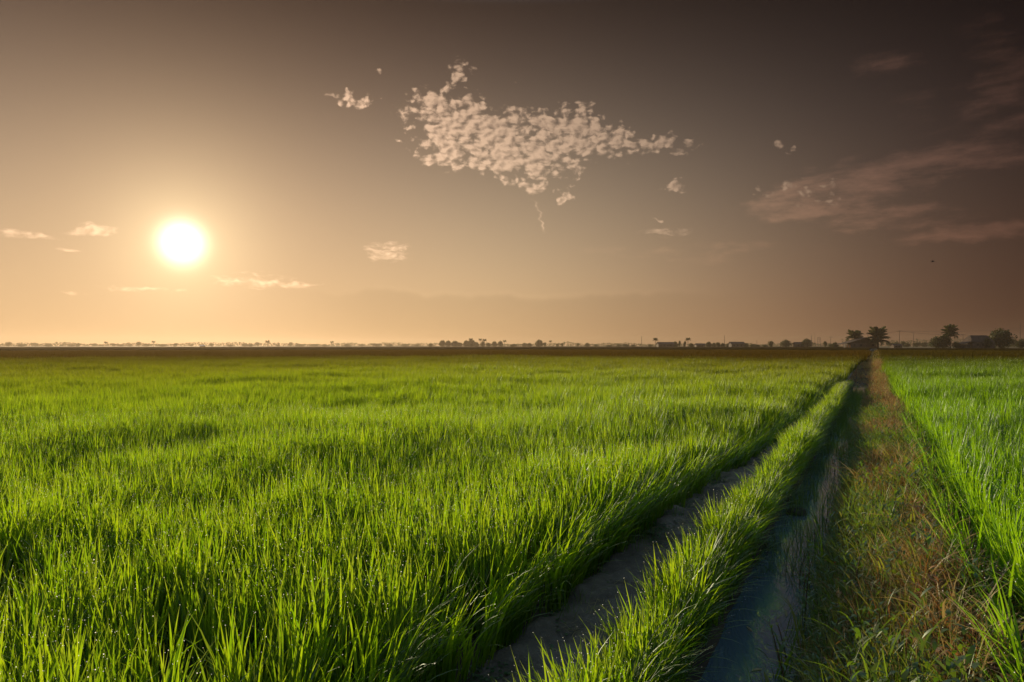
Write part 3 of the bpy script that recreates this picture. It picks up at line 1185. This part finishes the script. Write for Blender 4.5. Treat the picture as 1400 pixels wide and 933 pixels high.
FAR_D = 820.0
FARG = 'hazy trees along the far left horizon'
ORD = 'first second third fourth fifth sixth seventh eighth ninth tenth eleventh twelfth thirteenth fourteenth fifteenth sixteenth seventeenth eighteenth nineteenth twentieth'.split()


def name_from(items, x0, left, right):
    """labels that count the things off from a landmark seen at photo column x0"""
    for side, tpl in ((-1, left), (1, right)):
        q = sorted((abs(x - x0), o.name, o) for x, o in items if (x - x0) * side > 0)
        for i, (_, _, o) in enumerate(q):
            o['label'] = tpl % ORD[i]


NTH = []
for (x, yt, w, k) in ((12, 467.5, 9, 'round'), (30, 470, 13, 'wide'), (48, 468.6, 12, 'round'), (66, 470, 12, 'wide'), (85, 470.3, 9, 'ragged'), (98, 470.2, 12, 'wide'),
                      (107, 469.4, 9, 'round'), (129, 469.5, 9, 'round'), (155, 469, 8, 'ragged'), (165, 470.4, 11, 'wide'), (178, 469.8, 9, 'wide'),
                      (190, 466.6, 8, 'tall'), (200, 469.3, 12, 'wide'), (222, 470.2, 14, 'wide'), (240, 469, 8, 'round'), (262, 470.2, 9, 'ragged'), (290, 470, 8, 'ragged'), (315, 470.4, 12, 'wide'),
                      (335, 469.4, 10, 'dome'), (343, 470, 8, 'wide'), (352, 467.2, 8, 'tall'), (380, 470.5, 6, 'dome'), (397, 467.8, 8, 'round'), (411, 470, 16, 'wide'), (430, 470, 14, 'wide'), (444, 470.4, 10, 'wide'),
                      (475, 470.3, 14, 'wide'), (494, 470.6, 12, 'ragged'), (515, 469.6, 16, 'wide'), (533, 470.3, 12, 'wide'), (553, 470, 14, 'wide'), (570, 470.8, 10, 'wide')):
    NTH.append((x, tree(x, FAR_D + U(-90, 90), yt, w, k, 'x', FARG)))
name_from(NTH, 277, '%s hazy far tree left of the tiny pale roofed hut', '%s hazy far tree right of the tiny pale roofed hut')
NTH = [(x, palm(x, 760, yt, w, 'x', .2, 13, 'hazy palms along the far left horizon', False)) for (x, yt, w) in ((145, 468, 6), (210, 466.8, 6), (366, 466.8, 8), (454, 467, 6))]
name_from(NTH, 277, '%s hazy far palm left of the tiny pale roofed hut', '%s hazy far palm right of the tiny pale roofed hut')

tree(589, 600, 468.6, 7, 'dome', 'lone small domed tree left of the wooded grove')
NTH = []
G2 = 'trees of the wooded grove on the horizon'
for (x, yt, w, k) in ((605, 464.2, 10, 'dome'), (613, 464.6, 9, 'dome'), (622, 465.2, 12, 'dome'), (629, 467.5, 9, 'wide'), (638, 464.6, 11, 'dome'), (645, 463.2, 12, 'dome'), (651, 467, 9, 'dome'),
                      (660, 465.5, 7, 'dome'), (668, 468, 9, 'wide'), (676, 466, 9, 'dome'), (684, 465.4, 9, 'dome')):
    NTH.append((x, tree(x, 610 + U(-30, 30), yt, w, k, 'x', G2)))
name_from(NTH, 589, '%s tree', '%s bushy tree of the dense grove counted from the lone domed tree')
NTH = [(x, palm(x, 600, yt, w, 'x', .2, 14, 'palms of the wooded grove', False)) for (x, yt, w) in ((644, 462.3, 7), (656.5, 462.3, 6), (662.5, 463.4, 7), (690, 465, 6))]
name_from(NTH, 589, '%s', '%s palm rising out of the dense grove counted from the lone domed tree')
NTH = []
G3 = 'small trees between the grove and the lone pole'
for (x, yt, w, k) in ((702, 470, 12, 'wide'), (717, 468.3, 8, 'dome'), (724, 468.5, 8, 'dome'), (745, 468, 5, 'round'), (762, 469.3, 5, 'dome'), (768.5, 468.8, 5, 'round'),
                      (790, 469, 6, 'round'), (803, 468.3, 8, 'dome'), (815, 470.5, 7, 'wide'), (833, 471, 10, 'wide'), (846, 470.3, 9, 'wide'), (856, 469.8, 11, 'wide'), (866, 471, 8, 'wide'), (889, 470, 7, 'wide')):
    NTH.append((x, tree(x, 620 + U(-40, 60), yt, w, k, 'x', G3)))
name_from(NTH, 737, '%s small tree from the tallest round tree towards the dense grove', '%s small tree from the tallest round tree towards the lone pole')
tree(737, 600, 463.6, 13, 'dome', 'tallest round tree just right of the wooded grove')
palm(752.5, 590, 465, 5, 'lone slim palm right of the tallest round tree', .16, 13, None, False)

# homesteads in the middle of the horizon
palm(896, 440, 461.8, 8, 'slender palm beside the long low farmhouse', .18, 16, None, False)
tree(923, 440, 466, 8, 'dome', 'bushy tree against the right end of the long low farmhouse')
tree(929, 440, 465.2, 5, 'tall', 'narrow tree between the long farmhouse and the twin palm')
palm(940.5, 430, 461.3, 8, 'tall palm right of the long low farmhouse', .18, 16, None, False)
tree(936, 435, 465.5, 6, 'ragged', 'ragged tree leaning on the tall palm')
tree(945, 440, 468.5, 9, 'wide', 'low bush at the foot of the tall palm')
tree(969, 440, 466.3, 9, 'dome', 'round tree right of the small flat roofed hut')
NTH = []
G4 = 'low garden trees by the second pole'
for (x, yt, w, k) in ((976, 468, 7, 'dome'), (982, 467.8, 8, 'round'), (988, 468.4, 7, 'dome'), (996, 468.6, 8, 'dome'), (1019, 468.5, 10, 'dome'), (1029, 469.8, 10, 'wide'), (1036, 470.8, 8, 'wide'), (1046, 470.6, 9, 'wide')):
    NTH.append((x, tree(x, 450 + U(-15, 15), yt, w, k, 'x', G4)))
name_from(NTH, 990.5, '%s low garden tree from the hut side pole towards the round tree', '%s low garden tree from the hut side pole towards the farmhouse')
tree(1054, 440, 466, 9, 'round', 'round tree standing clear left of the wide spreading tree')
tree(1074, 430, 463.8, 17, 'wide', 'wide spreading tree left of the small dark shed')
tree(1103, 420, 462, 17, 'wide', 'wide flat topped tree beside the third pole')
tree(1128, 420, 465.6, 7, 'ragged', 'thin ragged tree between third pole and gabled house')
tree(1142, 360, 467, 9, 'dome', 'dark bush at the porch end of the gabled house')
tree(1136, 430, 469.5, 9, 'wide', 'low hazy bush left of the porch bush')
NTH = []
G5 = 'pale trees behind the right hand fields'
for (x, yt, w, k) in ((1219, 468, 12, 'wide'), (1226, 467, 10, 'dome'), (1240, 468.5, 10, 'wide'), (1253, 467.5, 12, 'wide'), (1264, 467, 11, 'dome'), (1274, 467.5, 13, 'wide'), (1236, 466.8, 10, 'round'), (1312, 466.5, 11, 'wide'), (1386, 462.5, 12, 'wide'), (1378, 464, 12, 'dome'), (1397, 462, 12, 'dome'), (1408, 461, 14, 'dome')):
    NTH.append((x, tree(x, 560 + U(-50, 60), yt, w, k, 'x', G5)))
name_from(NTH, 1200, '%s', '%s pale hazy tree beyond the fields counted from the big squat palm')

# right-hand homestead
D1 = 330.0
palm(1168, D1 + 4, 451.6, 23, 'broad palm behind the gabled house', .24, 30, None, True, .5, 0, .60)
palm(1200, D1 - 6, 450.0, 28, 'big squat palm with dense drooping fronds where the ditch ends', .45, 46, None, True, 3.2, 0, .66)
palm(1299, D1, 445.4, 22, 'tall palm with hanging fronds left of the hip roofed house', .26, 38, None, True, 2.6, .3, .74)
tree(1283, D1 + 3, 458, 24, 'dome', 'dark dense bush left of the tall palm with hanging fronds')
tree(1292, D1 + 6, 455.5, 16, 'dome', 'dark tree growing against the tall palm trunk')
tree(1367.5, D1, 446.6, 33, 'dome', 'huge dark dome shaped tree right of the hip roofed house')
tree(1307, D1 + 2, 467, 12, 'wide', 'low shrub between the tall palm and the hip roofed house')
tree(1349, D1 - 4, 460.5, 12, 'dome', 'dark shrub squeezed between hip roofed house and huge tree')
tree(1395, D1 + 40, 465, 14, 'dome', 'dark bush beyond the huge dome shaped tree')


# ------------------------------------------------------------------ houses
def gable_roof(mb, x0, x1, y0, y1, ze, zr, xr=None, t=.15, over=.35):
    """roof of two slabs whose ridge runs along local y at x = xr"""
    xr = (x0 + x1) / 2 if xr is None else xr
    for (xa, za) in ((x0 - over, ze), (x1 + over, ze)):
        v = [(xa, y0 - over, za), (xa, y1 + over, za), (xr, y1 + over, zr), (xr, y0 - over, zr)]
        v += [(a, b, c + t) for a, b, c in v]
        mb.add(v, [(0, 1, 2, 3), (7, 6, 5, 4), (0, 4, 5, 1), (1, 5, 6, 2), (3, 2, 6, 7), (0, 3, 7, 4)])


def hip_roof(mb, x0, x1, y0, y1, ze, zr, inx, iny):
    o = .4
    v = [(x0 - o, y0 - o, ze), (x1 + o, y0 - o, ze), (x1 + o, y1 + o, ze), (x0 - o, y1 + o, ze),
         (x0 + inx, y0 + iny, zr), (x1 - inx, y0 + iny, zr), (x1 - inx, y1 - iny, zr), (x0 + inx, y1 - iny, zr)]
    mb.add(v, [(3, 2, 1, 0), (0, 1, 5, 4), (1, 2, 6, 5), (2, 3, 7, 6), (3, 0, 4, 7), (4, 5, 6, 7)])


def house_root(name, x, D):
    return empty(name, place(x, D, -.04), YAW)


def window(parent, x, y, z, w, h):
    f = MB().box((x, y - .03, z + h / 2 + .04), (w + .16, .06, .08)).box((x, y - .03, z - h / 2 - .04), (w + .16, .06, .08))
    f.box((x - w / 2 - .04, y - .03, z), (.08, .06, h)).box((x + w / 2 + .04, y - .03, z), (.08, .06, h))
    o = f.build('window', M_POLE, parent)
    MB().box((x, y - .01, z), (w, .02, h)).build('pane', M_GLASS, o)


def door(parent, x, y, h=2.0, w=.9):
    o = MB().box((x, y - .03, h / 2), (w, .06, h)).build('door', M_POLE, parent)
    MB().box((x + w * .35, y - .08, h * .5), (.05, .05, .14)).build('handle', M_STEEL, o)


def simple_house(name, x, D, wpx, ytop, label, roofm, wallm, ridge='x', depth=5.0, wins=3):
    W = wpx * D / F_PX
    H = (HY - ytop) * D / F_PX + CAM_H
    o = house_root(name, x, D)
    ze = H * .62
    MB().box((0, 0, ze / 2), (W, depth, ze)).build('wall', wallm, o)
    mb = MB()
    if ridge == 'x':
        x0, x1 = -W / 2 - .4, W / 2 + .4
        for s in (-1, 1):
            v = [(x0, s * (depth / 2 + .5), ze - .1), (x1, s * (depth / 2 + .5), ze - .1), (x1, 0, H - .12), (x0, 0, H - .12)]
            v += [(a, b, c + .12) for a, b, c in v]
            mb.add(v, [(0, 1, 2, 3), (7, 6, 5, 4), (0, 4, 5, 1), (1, 5, 6, 2), (3, 2, 6, 7), (0, 3, 7, 4)])
        for s in (-1, 1):
            mb.add([(s * W / 2, -depth / 2, ze), (s * W / 2, depth / 2, ze), (s * W / 2, 0, H - .1)], [(0, 1, 2)])
    else:
        gable_roof(mb, -W / 2, W / 2, -depth / 2, depth / 2, ze, H - .15)
        for s in (-1, 1):
            mb.add([(-W / 2, s * depth / 2, ze), (W / 2, s * depth / 2, ze), (0, s * depth / 2, H - .16)], [(0, 1, 2)])
    mb.build('roof', roofm, o)
    for i in range(wins):
        window(o, -W / 2 + W * (i + .7) / (wins + .6), -depth / 2, ze * .58, .8, .8)
    door(o, W / 2 - W * .12, -depth / 2, min(2.0, ze * .8))
    tag(o, label, 'house')
    return o


simple_house('farmhouse', 909.5, 440, 21, 467.8, 'long low dark farmhouse beside the slender palm', M_ROOF, M_WALL, 'x', 6, 4)
simple_house('hut', 957, 450, 12, 469.6, 'small flat looking hut between tall palm and round tree', M_ROOF, M_WALL, 'x', 4, 2)
simple_house('farmhouse', 1007, 445, 18, 467.4, 'hazy farmhouse with low pitched roof right of the second pole', M_ROOF, M_WALL2, 'x', 6, 3)
simple_house('shed', 1092, 425, 12, 467.8, 'small dark shed between the two wide trees', M_ROOF, M_WALL, 'x', 4, 2)
simple_house('field_hut', 277, 640, 5.5, 472.0, 'tiny pale roofed hut on the far left field edge', M_ROOF_PALE, M_WALL, 'x', 3, 1)
simple_house('hut', 1225, 400, 11, 470.5, 'low hut right of the big squat palm', M_ROOF, M_WALL, 'x', 4, 2)

# the gabled house with its porch, at the end of the ditch
o = house_root('gabled_house', 1176, D1)
k = D1 / F_PX
W0, W1 = (1158 - 1176) * k, (1193 - 1176) * k
MB().box(((W0 + W1) / 2, 0, 1.35), (W1 - W0, 7, 2.7)).build('wall', M_WALL2, o)
mb = MB()
gable_roof(mb, W0, W1, -3.5, 3.5, 2.7, 5.15, (1179 - 1176) * k, .16, .5)
for s in (-1, 1):
    mb.add([(W0, s * 3.49, 2.7), (W1, s * 3.49, 2.7), ((1179 - 1176) * k, s * 3.49, 5.14)], [(0, 1, 2)])
mb.build('roof', M_ROOF, o)
pr = MB()
v = [((1147 - 1176) * k, -3.8, 1.95), ((1147 - 1176) * k, 3.0, 1.95), (W0 + .2, 3.0, 2.95), (W0 + .2, -3.8, 2.95)]
v += [(a, b, c + .1) for a, b, c in v]
pr.add(v, [(0, 1, 2, 3), (7, 6, 5, 4), (0, 4, 5, 1), (1, 5, 6, 2), (3, 2, 6, 7), (0, 3, 7, 4)])
pr.build('porch_roof', M_ROOF, o)
for px_ in (1147.6, 1151, 1155):
    MB().box(((px_ - 1176) * k, -3.6, 1.0), (.16, .16, 2.0)).build('porch_post', M_WALL2, o)
for px_ in (1163, 1172, 1188):
    window(o, (px_ - 1176) * k, -3.5, 1.5, 1.0, 1.0)
door(o, (1180 - 1176) * k, -3.5)
tag(o, 'low gabled house with a lean-to porch beside the big squat palm', 'house')
for px_, lab in ((1153, 'orange cloth hanging on the porch nearer its outer end'), (1156.5, 'orange cloth hanging on the porch nearer the house wall')):
    c = place(px_, D1, 0)
    n = FWD * -3.75
    mb = MB()
    G = 7
    vv = []
    for i in range(G):
        for j in range(5):
            q = RIGHT * ((i / (G - 1) - .5) * .75) + FWD * (.06 * math.sin(i * 2.1 + j * .5))
            vv.append(c + n + q + Vector((0, 0, 1.75 - 1.35 * j / 4 + .04 * math.sin(i * 1.7))))
    mb.add(vv, [(i * 5 + j, i * 5 + j + 1, (i + 1) * 5 + j + 1, (i + 1) * 5 + j) for i in range(G - 1) for j in range(4)])
    co = mb.build('cloth', M_CLOTH)
    co.modifiers.new('thick', 'SOLIDIFY').thickness = .01
    tag(co, lab, 'cloth')

# the hip-roofed house
o = house_root('hip_roofed_house', 1337, D1)
MB().box((0, 0, 1.6), (30 * k, 8, 3.2)).build('wall', M_WALL, o)
mb = MB()
hip_roof(mb, -14.5 * k, 13.2 * k, -3.6, 3.6, 3.2, 6.3, .9, 3.0)
mb.build('roof', M_ROOF, o)
mb = MB()
v = [(-25 * k, -3.6, 2.1), (-25 * k, 3.2, 2.1), (-15.2 * k, 3.2, 3.3), (-15.2 * k, -3.6, 3.3)]
v += [(a, b, c + .1) for a, b, c in v]
mb.add(v, [(0, 1, 2, 3), (7, 6, 5, 4), (0, 4, 5, 1), (1, 5, 6, 2), (3, 2, 6, 7), (0, 3, 7, 4)])
mb.build('lean_to_roof', M_ROOF, o)
MB().box((-20 * k, 0, 1.0), (9 * k, 6.2, 2.0)).build('lean_to_wall', M_WALL, o)
for px_ in (-8, -1, 9):
    window(o, px_ * k, -4.0, 1.8, 1.1, 1.1)
door(o, 4 * k, -4.0)
tag(o, 'dark hip roofed house left of the huge dome shaped tree', 'house')


# ------------------------------------------------------------------ poles, wires, masts
def pole(x, D, ytop, label, arms=1, name='utility_pole', arm=1.8, cat='pole', r=.13):
    H = (HY - ytop) * D / F_PX + CAM_H
    o = empty(name, place(x, D, -.04), YAW)
    MB().tube([(0, 0, -.3), (0, 0, H * .5), (0, 0, H)], [r, r * .85, r * .65], 8).build('pole', M_POLE, o, True)
    for i in range(arms):
        z = H - .35 - i * .9
        a = MB().box((0, -.14, z), (arm, .12, .14)).build('crossarm', M_POLE, o)
        for s in (-.45, 0, .45):
            MB().tube([(s * arm, -.14, z + .07), (s * arm, -.14, z + .16), (s * arm, -.14, z + .28)], [.04, .06, .03], 6).build('insulator', M_STEEL, a)
    tag(o, label, cat)
    return o, H


tops = {}
for key, x, D, yt, lab, arms, arm in (
        ('a', 877.3, 400, 459.6, 'bare wooden pole standing alone left of the slender palm', 0, 1),
        ('b', 990.5, 400, 458.8, 'bare wooden pole between the small hut and low pitched farmhouse', 0, 1),
        ('c', 1109.4, 400, 458.8, 'wooden pole against the wide flat topped tree', 0, 1),
        ('d', 1034.6, 560, 465.5, 'faint distant pole right of the low pitched farmhouse', 0, 1),
        ('e', 1114.0, 600, 456.0, 'faint thin mast just right of the flat topped tree', 0, 1),
        ('f', 1135.5, 480, 460.5, 'hazy pole with crossarm left of the gabled house', 1, 2.4),
        ('g', 1186.5, 400, 456.2, 'pole with crossarm rising behind the gabled house roof', 1, 2.2),
        ('h', 1229.5, 400, 452.2, 'tall pole with wide crossarm right of the big squat palm', 1, 3.6),
        ('i', 1248.7, 480, 455.0, 'hazy bare pole in the gap between squat palm and tall palm', 0, 1),
        ('j', 1316.5, 380, 457.2, 'pole with crossarm just left of the hip roofed house', 1, 3.0),
        ('k', 1394.5, 380, 441.6, 'very tall thin mast right of the huge dome shaped tree', 0, 1)):
    o, H = pole(x, D, yt, lab, arms, 'utility_pole' if key not in 'ek' else 'mast', arm, 'pole' if key not in 'ek' else 'mast', .15 if key not in 'ek' else .13)
    tops[key] = place(x, D, H - .2)


def wire(a, b, sag, label):
    pts = [a.lerp(b, i / 14) - Vector((0, 0, sag * 4 * (i / 14) * (1 - i / 14))) for i in range(15)]
    o = MB().tube(pts, .045, 4).build('power_line', M_WIRE)
    tag(o, label, 'wire', 'power lines between the right hand poles')


wire(tops['f'], tops['g'], .7, 'power line between the hazy pole and the pole behind the gabled house')
wire(tops['h'], tops['j'], .8, 'power line between the wide crossarm pole and the hip roofed house pole')
wire(tops['h'], tops['k'] - Vector((0, 0, 3.0)), .9, 'power line from the wide crossarm pole to the tall thin mast')
wire(tops['g'], tops['h'], .6, 'power line between the gabled house pole and the wide crossarm pole')

# small lattice frame in the haze
o = empty('lattice_frame', place(1119.5, 560, -.04), YAW)
Hh = (HY - 461.5) * 560 / F_PX + CAM_H
for s in (-1, 1):
    MB().tube([(s * 1.1, 0, -.2), (s * 1.0, 0, Hh)], .14, 6).build('post', M_STEEL, o)
for z in (.55, .78, .97):
    MB().box((0, 0, Hh * z), (2.6, .2, .22)).build('crossbar', M_STEEL, o)
tag(o, 'hazy two legged steel frame with crossbars left of the gabled house', 'frame')

# far-off wood behind everything
def far_wood():
    t = Tuft()
    r = np.random.default_rng(5)
    for i in range(9000):
        x = r.uniform(-60, 1500)
        D = r.uniform(1050, 1150)
        hgt = (3.0 + 6.0 * vnoise(np.array([x]), np.array([1.0]), 26, 61)[0] + 4.0 * vnoise(np.array([x]), np.array([2.0]), 7, 62)[0]) * (.55 + .6 * (x > 1150))
        c = place(x, D, r.uniform(0, 1) ** .8 * hgt)
        s_ = r.uniform(.7, 1.5)
        u = Vector(r.normal(0, 1, 3)).normalized()
        w = u.cross(Vector(r.normal(0, 1, 3))).normalized()
        b = len(t.v)
        for p in (u * s_, w * s_ * .8, u * -s_, w * -s_ * .8):
            t.v.append(tuple(c + p)); t.t.append(.5); t.r.append(r.random())
        t.f.append((b, b + 1, b + 2, b + 3)); t.mi.append(0)
    o = link_mesh('far_wood', t.build('far_wood', [M_CROWN]))
    tag(o, 'pale far-off wood along the whole horizon', 'wood', kind='stuff')


far_wood()

# ------------------------------------------------------------------ small bird in the air
b = place(1275, 70, CAM_H + (HY - 358) * 70 / F_PX)
o = empty('bird', b, YAW + .5)
mb = MB()
mb.tube([(0, -.17, 0), (0, -.13, .012), (0, -.05, .015), (0, .06, .005), (0, .17, -.005), (0, .22, -.004)], [.006, .028, .042, .036, .016, .008], 8)
mb.build('body', M_BIRD, o, True)
for s in (-1, 1):
    v = [(0, -.06, .02), (0, .05, .02), (s * .15, -.10, .10), (s * .16, .02, .10), (s * .33, .02, .055), (s * .30, .06, .06)]
    w = [(a, c, e - .008) for a, c, e in v]
    MB().add(v + w, [(0, 1, 3, 2), (2, 3, 5, 4), (7, 6, 8, 9), (9, 8, 10, 11), (0, 2, 8, 6), (2, 4, 10, 8), (1, 7, 9, 3), (3, 9, 11, 5), (4, 5, 11, 10)]).build('wing', M_BIRD, o)
MB().add([(-.02, .18, 0), (.02, .18, 0), (.05, .30, 0), (-.05, .30, 0), (0, .2, .01)], [(0, 1, 2, 3), (0, 4, 1), (1, 4, 2), (2, 4, 3), (3, 4, 0)]).build('tail', M_BIRD, o)
tag(o, 'tiny dark bird flying above the hip roofed house', 'bird')


# ------------------------------------------------------------------ single plants and litter by the ditch
def weed_plant(x, y, H, nl, label, group, leafm, lw=.016, ll=.085, lean=.2):
    o = empty('weed_plant', (x, y, float(ground_z(x, y)) - .01), U(0, 6.28))
    pts = [(lean * H * (i / 6) ** 1.5, 0, H * i / 6) for i in range(7)]
    MB().tube(pts, [.0042, .004, .0036, .0032, .0028, .0022, .0012], 6).build('stem', M_STEM_RED, o, True)
    key = leafm.name
    if key not in LEAFCACHE:
        out = []
        for k in range(4):
            t = Tuft()
            t.leaf((0, 0, 0), 0, U(.3, .9), 1.0, U(.17, .24), 0, U(.5, 1.3), 6)
            out.append(t.build('leaf', [leafm]))
        LEAFCACHE[key] = out
    for i in range(nl):
        q = .12 + .88 * i / (nl - 1)
        lf = link_mesh('leaf', random.choice(LEAFCACHE[key]), None, o)
        lf.location = (lean * H * q ** 1.5, 0, H * q)
        s = ll * U(.7, 1.25) * (1.1 - .45 * q)
        lf.scale = (s, s, s)
        lf.rotation_euler = (0, U(-.3, .1), i * 2.4 + U(-.3, .3))
    tag(o, label, 'weed', group)


LEAFCACHE = {}
GW = 'upright leafy weeds along the ditch edge'
for (x, y, H) in ((-.37, 2.75, .34), (-.34, 3.05, .40), (-.38, 3.45, .30), (-.35, 3.9, .38), (-.36, 4.5, .32), (-.33, 2.45, .26), (-.37, 5.2, .36), (-.35, 6.1, .30), (-.36, 7.2, .34), (-.34, 8.6, .32)):
    weed_plant(x + float(wiggle(y)), y, H, 13, 'upright leafy weed with reddish stem at the water edge of the bank', GW, random.choice((M_WEED, M_YELLOW, M_WEED)))
GX = 'leafy weeds on the bank top'
for (x, y, H) in ((-.18, 2.9, .24), (.02, 3.3, .22), (.2, 3.1, .26), (-.1, 3.9, .25), (.25, 4.2, .28), (.1, 4.9, .24), (-.2, 5.3, .26), (.3, 5.6, .30)):
    weed_plant(x, y, H, 11, 'short leafy weed among the dry grass on the bank top', GX, random.choice((M_WEED, M_RUST, M_YELLOW)), ll=.07)


def grass_clump(x, y, n, L0, L1, mat, label, group=None):
    o = empty('grass_clump', (x, y, float(ground_z(x, y)) - .01), U(0, 6.28))
    for i in range(n):
        t = Tuft()
        t.add_blade((U(-.02, .02), U(-.02, .02), 0), U(0, 6.28), U(.05, .4), U(.4, 1.8), U(L0, L1), U(.007, .011), 10, U(-.8, .8), power=2.0)
        link_mesh('blade', t.build('blade', [mat]), None, o)
    tag(o, label, 'grass', group)


for (x, y, n, a, b_, m) in ((-.36, 2.6, 7, .25, .42, M_RICE), (-.33, 3.6, 6, .22, .38, M_YELLOW), (-.30, 4.9, 8, .25, .45, M_RICE), (.18, 3.7, 9, .22, .36, M_YELLOW), (.02, 2.9, 7, .2, .32, M_YELLOW), (.28, 3.4, 9, .25, .4, M_STRAW), (.1, 4.4, 8, .2, .34, M_STRAW)):
    lab = {'rice_leaf': 'fresh green arching grass clump at the edge of the ditch', 'yellow_grass': 'yellow green arching grass clump on the weedy bank', 'straw': 'pale straw coloured grass clump on the weedy bank'}[m.name]
    grass_clump(x + float(wiggle(y)), y, n, a, b_, m, lab, {'rice_leaf': 'green grass clumps at the ditch', 'yellow_grass': 'yellow green grass clumps on the bank', 'straw': 'straw clumps on the bank'}[m.name])


def lump(name, c, r, mat, label, cat, seed, squash=.5, group=None):
    bm = bmesh.new()
    bmesh.ops.create_icosphere(bm, subdivisions=3, radius=1)
    rr = np.random.default_rng(seed)
    ph = rr.uniform(0, 6.28, 6)
    for v in bm.verts:
        p = v.co.copy()
        k = 1 + .22 * math.sin(p.x * 3 + ph[0]) * math.sin(p.y * 4 + ph[1]) + .12 * math.sin(p.z * 7 + ph[2] + p.x * 5) + .06 * math.sin(p.y * 13 + ph[3])
        v.co = p * k * r
        v.co.z *= squash
    me = bpy.data.meshes.new(name)
    bm.to_mesh(me)
    bm.free()
    o = link_mesh(name, me, mat, None, True)
    o.location = c
    tag(o, label, cat, group)


M_MUDLUMP = plain('dark_mud', (0.030, 0.025, 0.020), (0.065, 0.052, 0.040), 0.7, 30, .6)
lump('mud_lump', (-.60 + float(wiggle(6.5)), 6.5, -.08), .09, M_MUDLUMP, 'dark wet mud lump standing in the ditch water', 'mud', 3, .5)
GL = 'dead leaves floating on the ditch'
for (x, y) in ((-.55, 2.9), (-.48, 3.3), (-.58, 3.7), (-.46, 4.1), (-.50, 2.6), (-.62, 4.6), (-.45, 3.55)):
    t = Tuft()
    t.leaf((0, 0, 0), 0, .05, U(.05, .14), U(.006, .018), 0, .1, 6)
    o = link_mesh('floating_leaf', t.build('floating_leaf', [M_STRAW]))
    o.location = (x + float(wiggle(y)), y, -.0815)
    o.rotation_euler = (0, 0, U(0, 6.28))
    tag(o, 'dead brown leaf floating on the ditch water', 'leaf', GL)

# ------------------------------------------------------------------ haze
mb = MB()
mb.box((0, 0, 9.0), (3300, 3300, 21.0))
hz = mb.build('haze', None)
M_HAZE, nt, out = new_mat('haze')
pv = nt.nodes.new('ShaderNodeVolumePrincipled')
pv.inputs['Color'].default_value = (0.36, 0.285, 0.21, 1)
pv.inputs['Density'].default_value = 0.00033
pv.inputs['Anisotropy'].default_value = 0.55
nt.links.new(pv.outputs[0], out.inputs['Volume'])
hz.data.materials.append(M_HAZE)
tag(hz, 'thin warm morning haze over the fields', 'haze', kind='stuff')
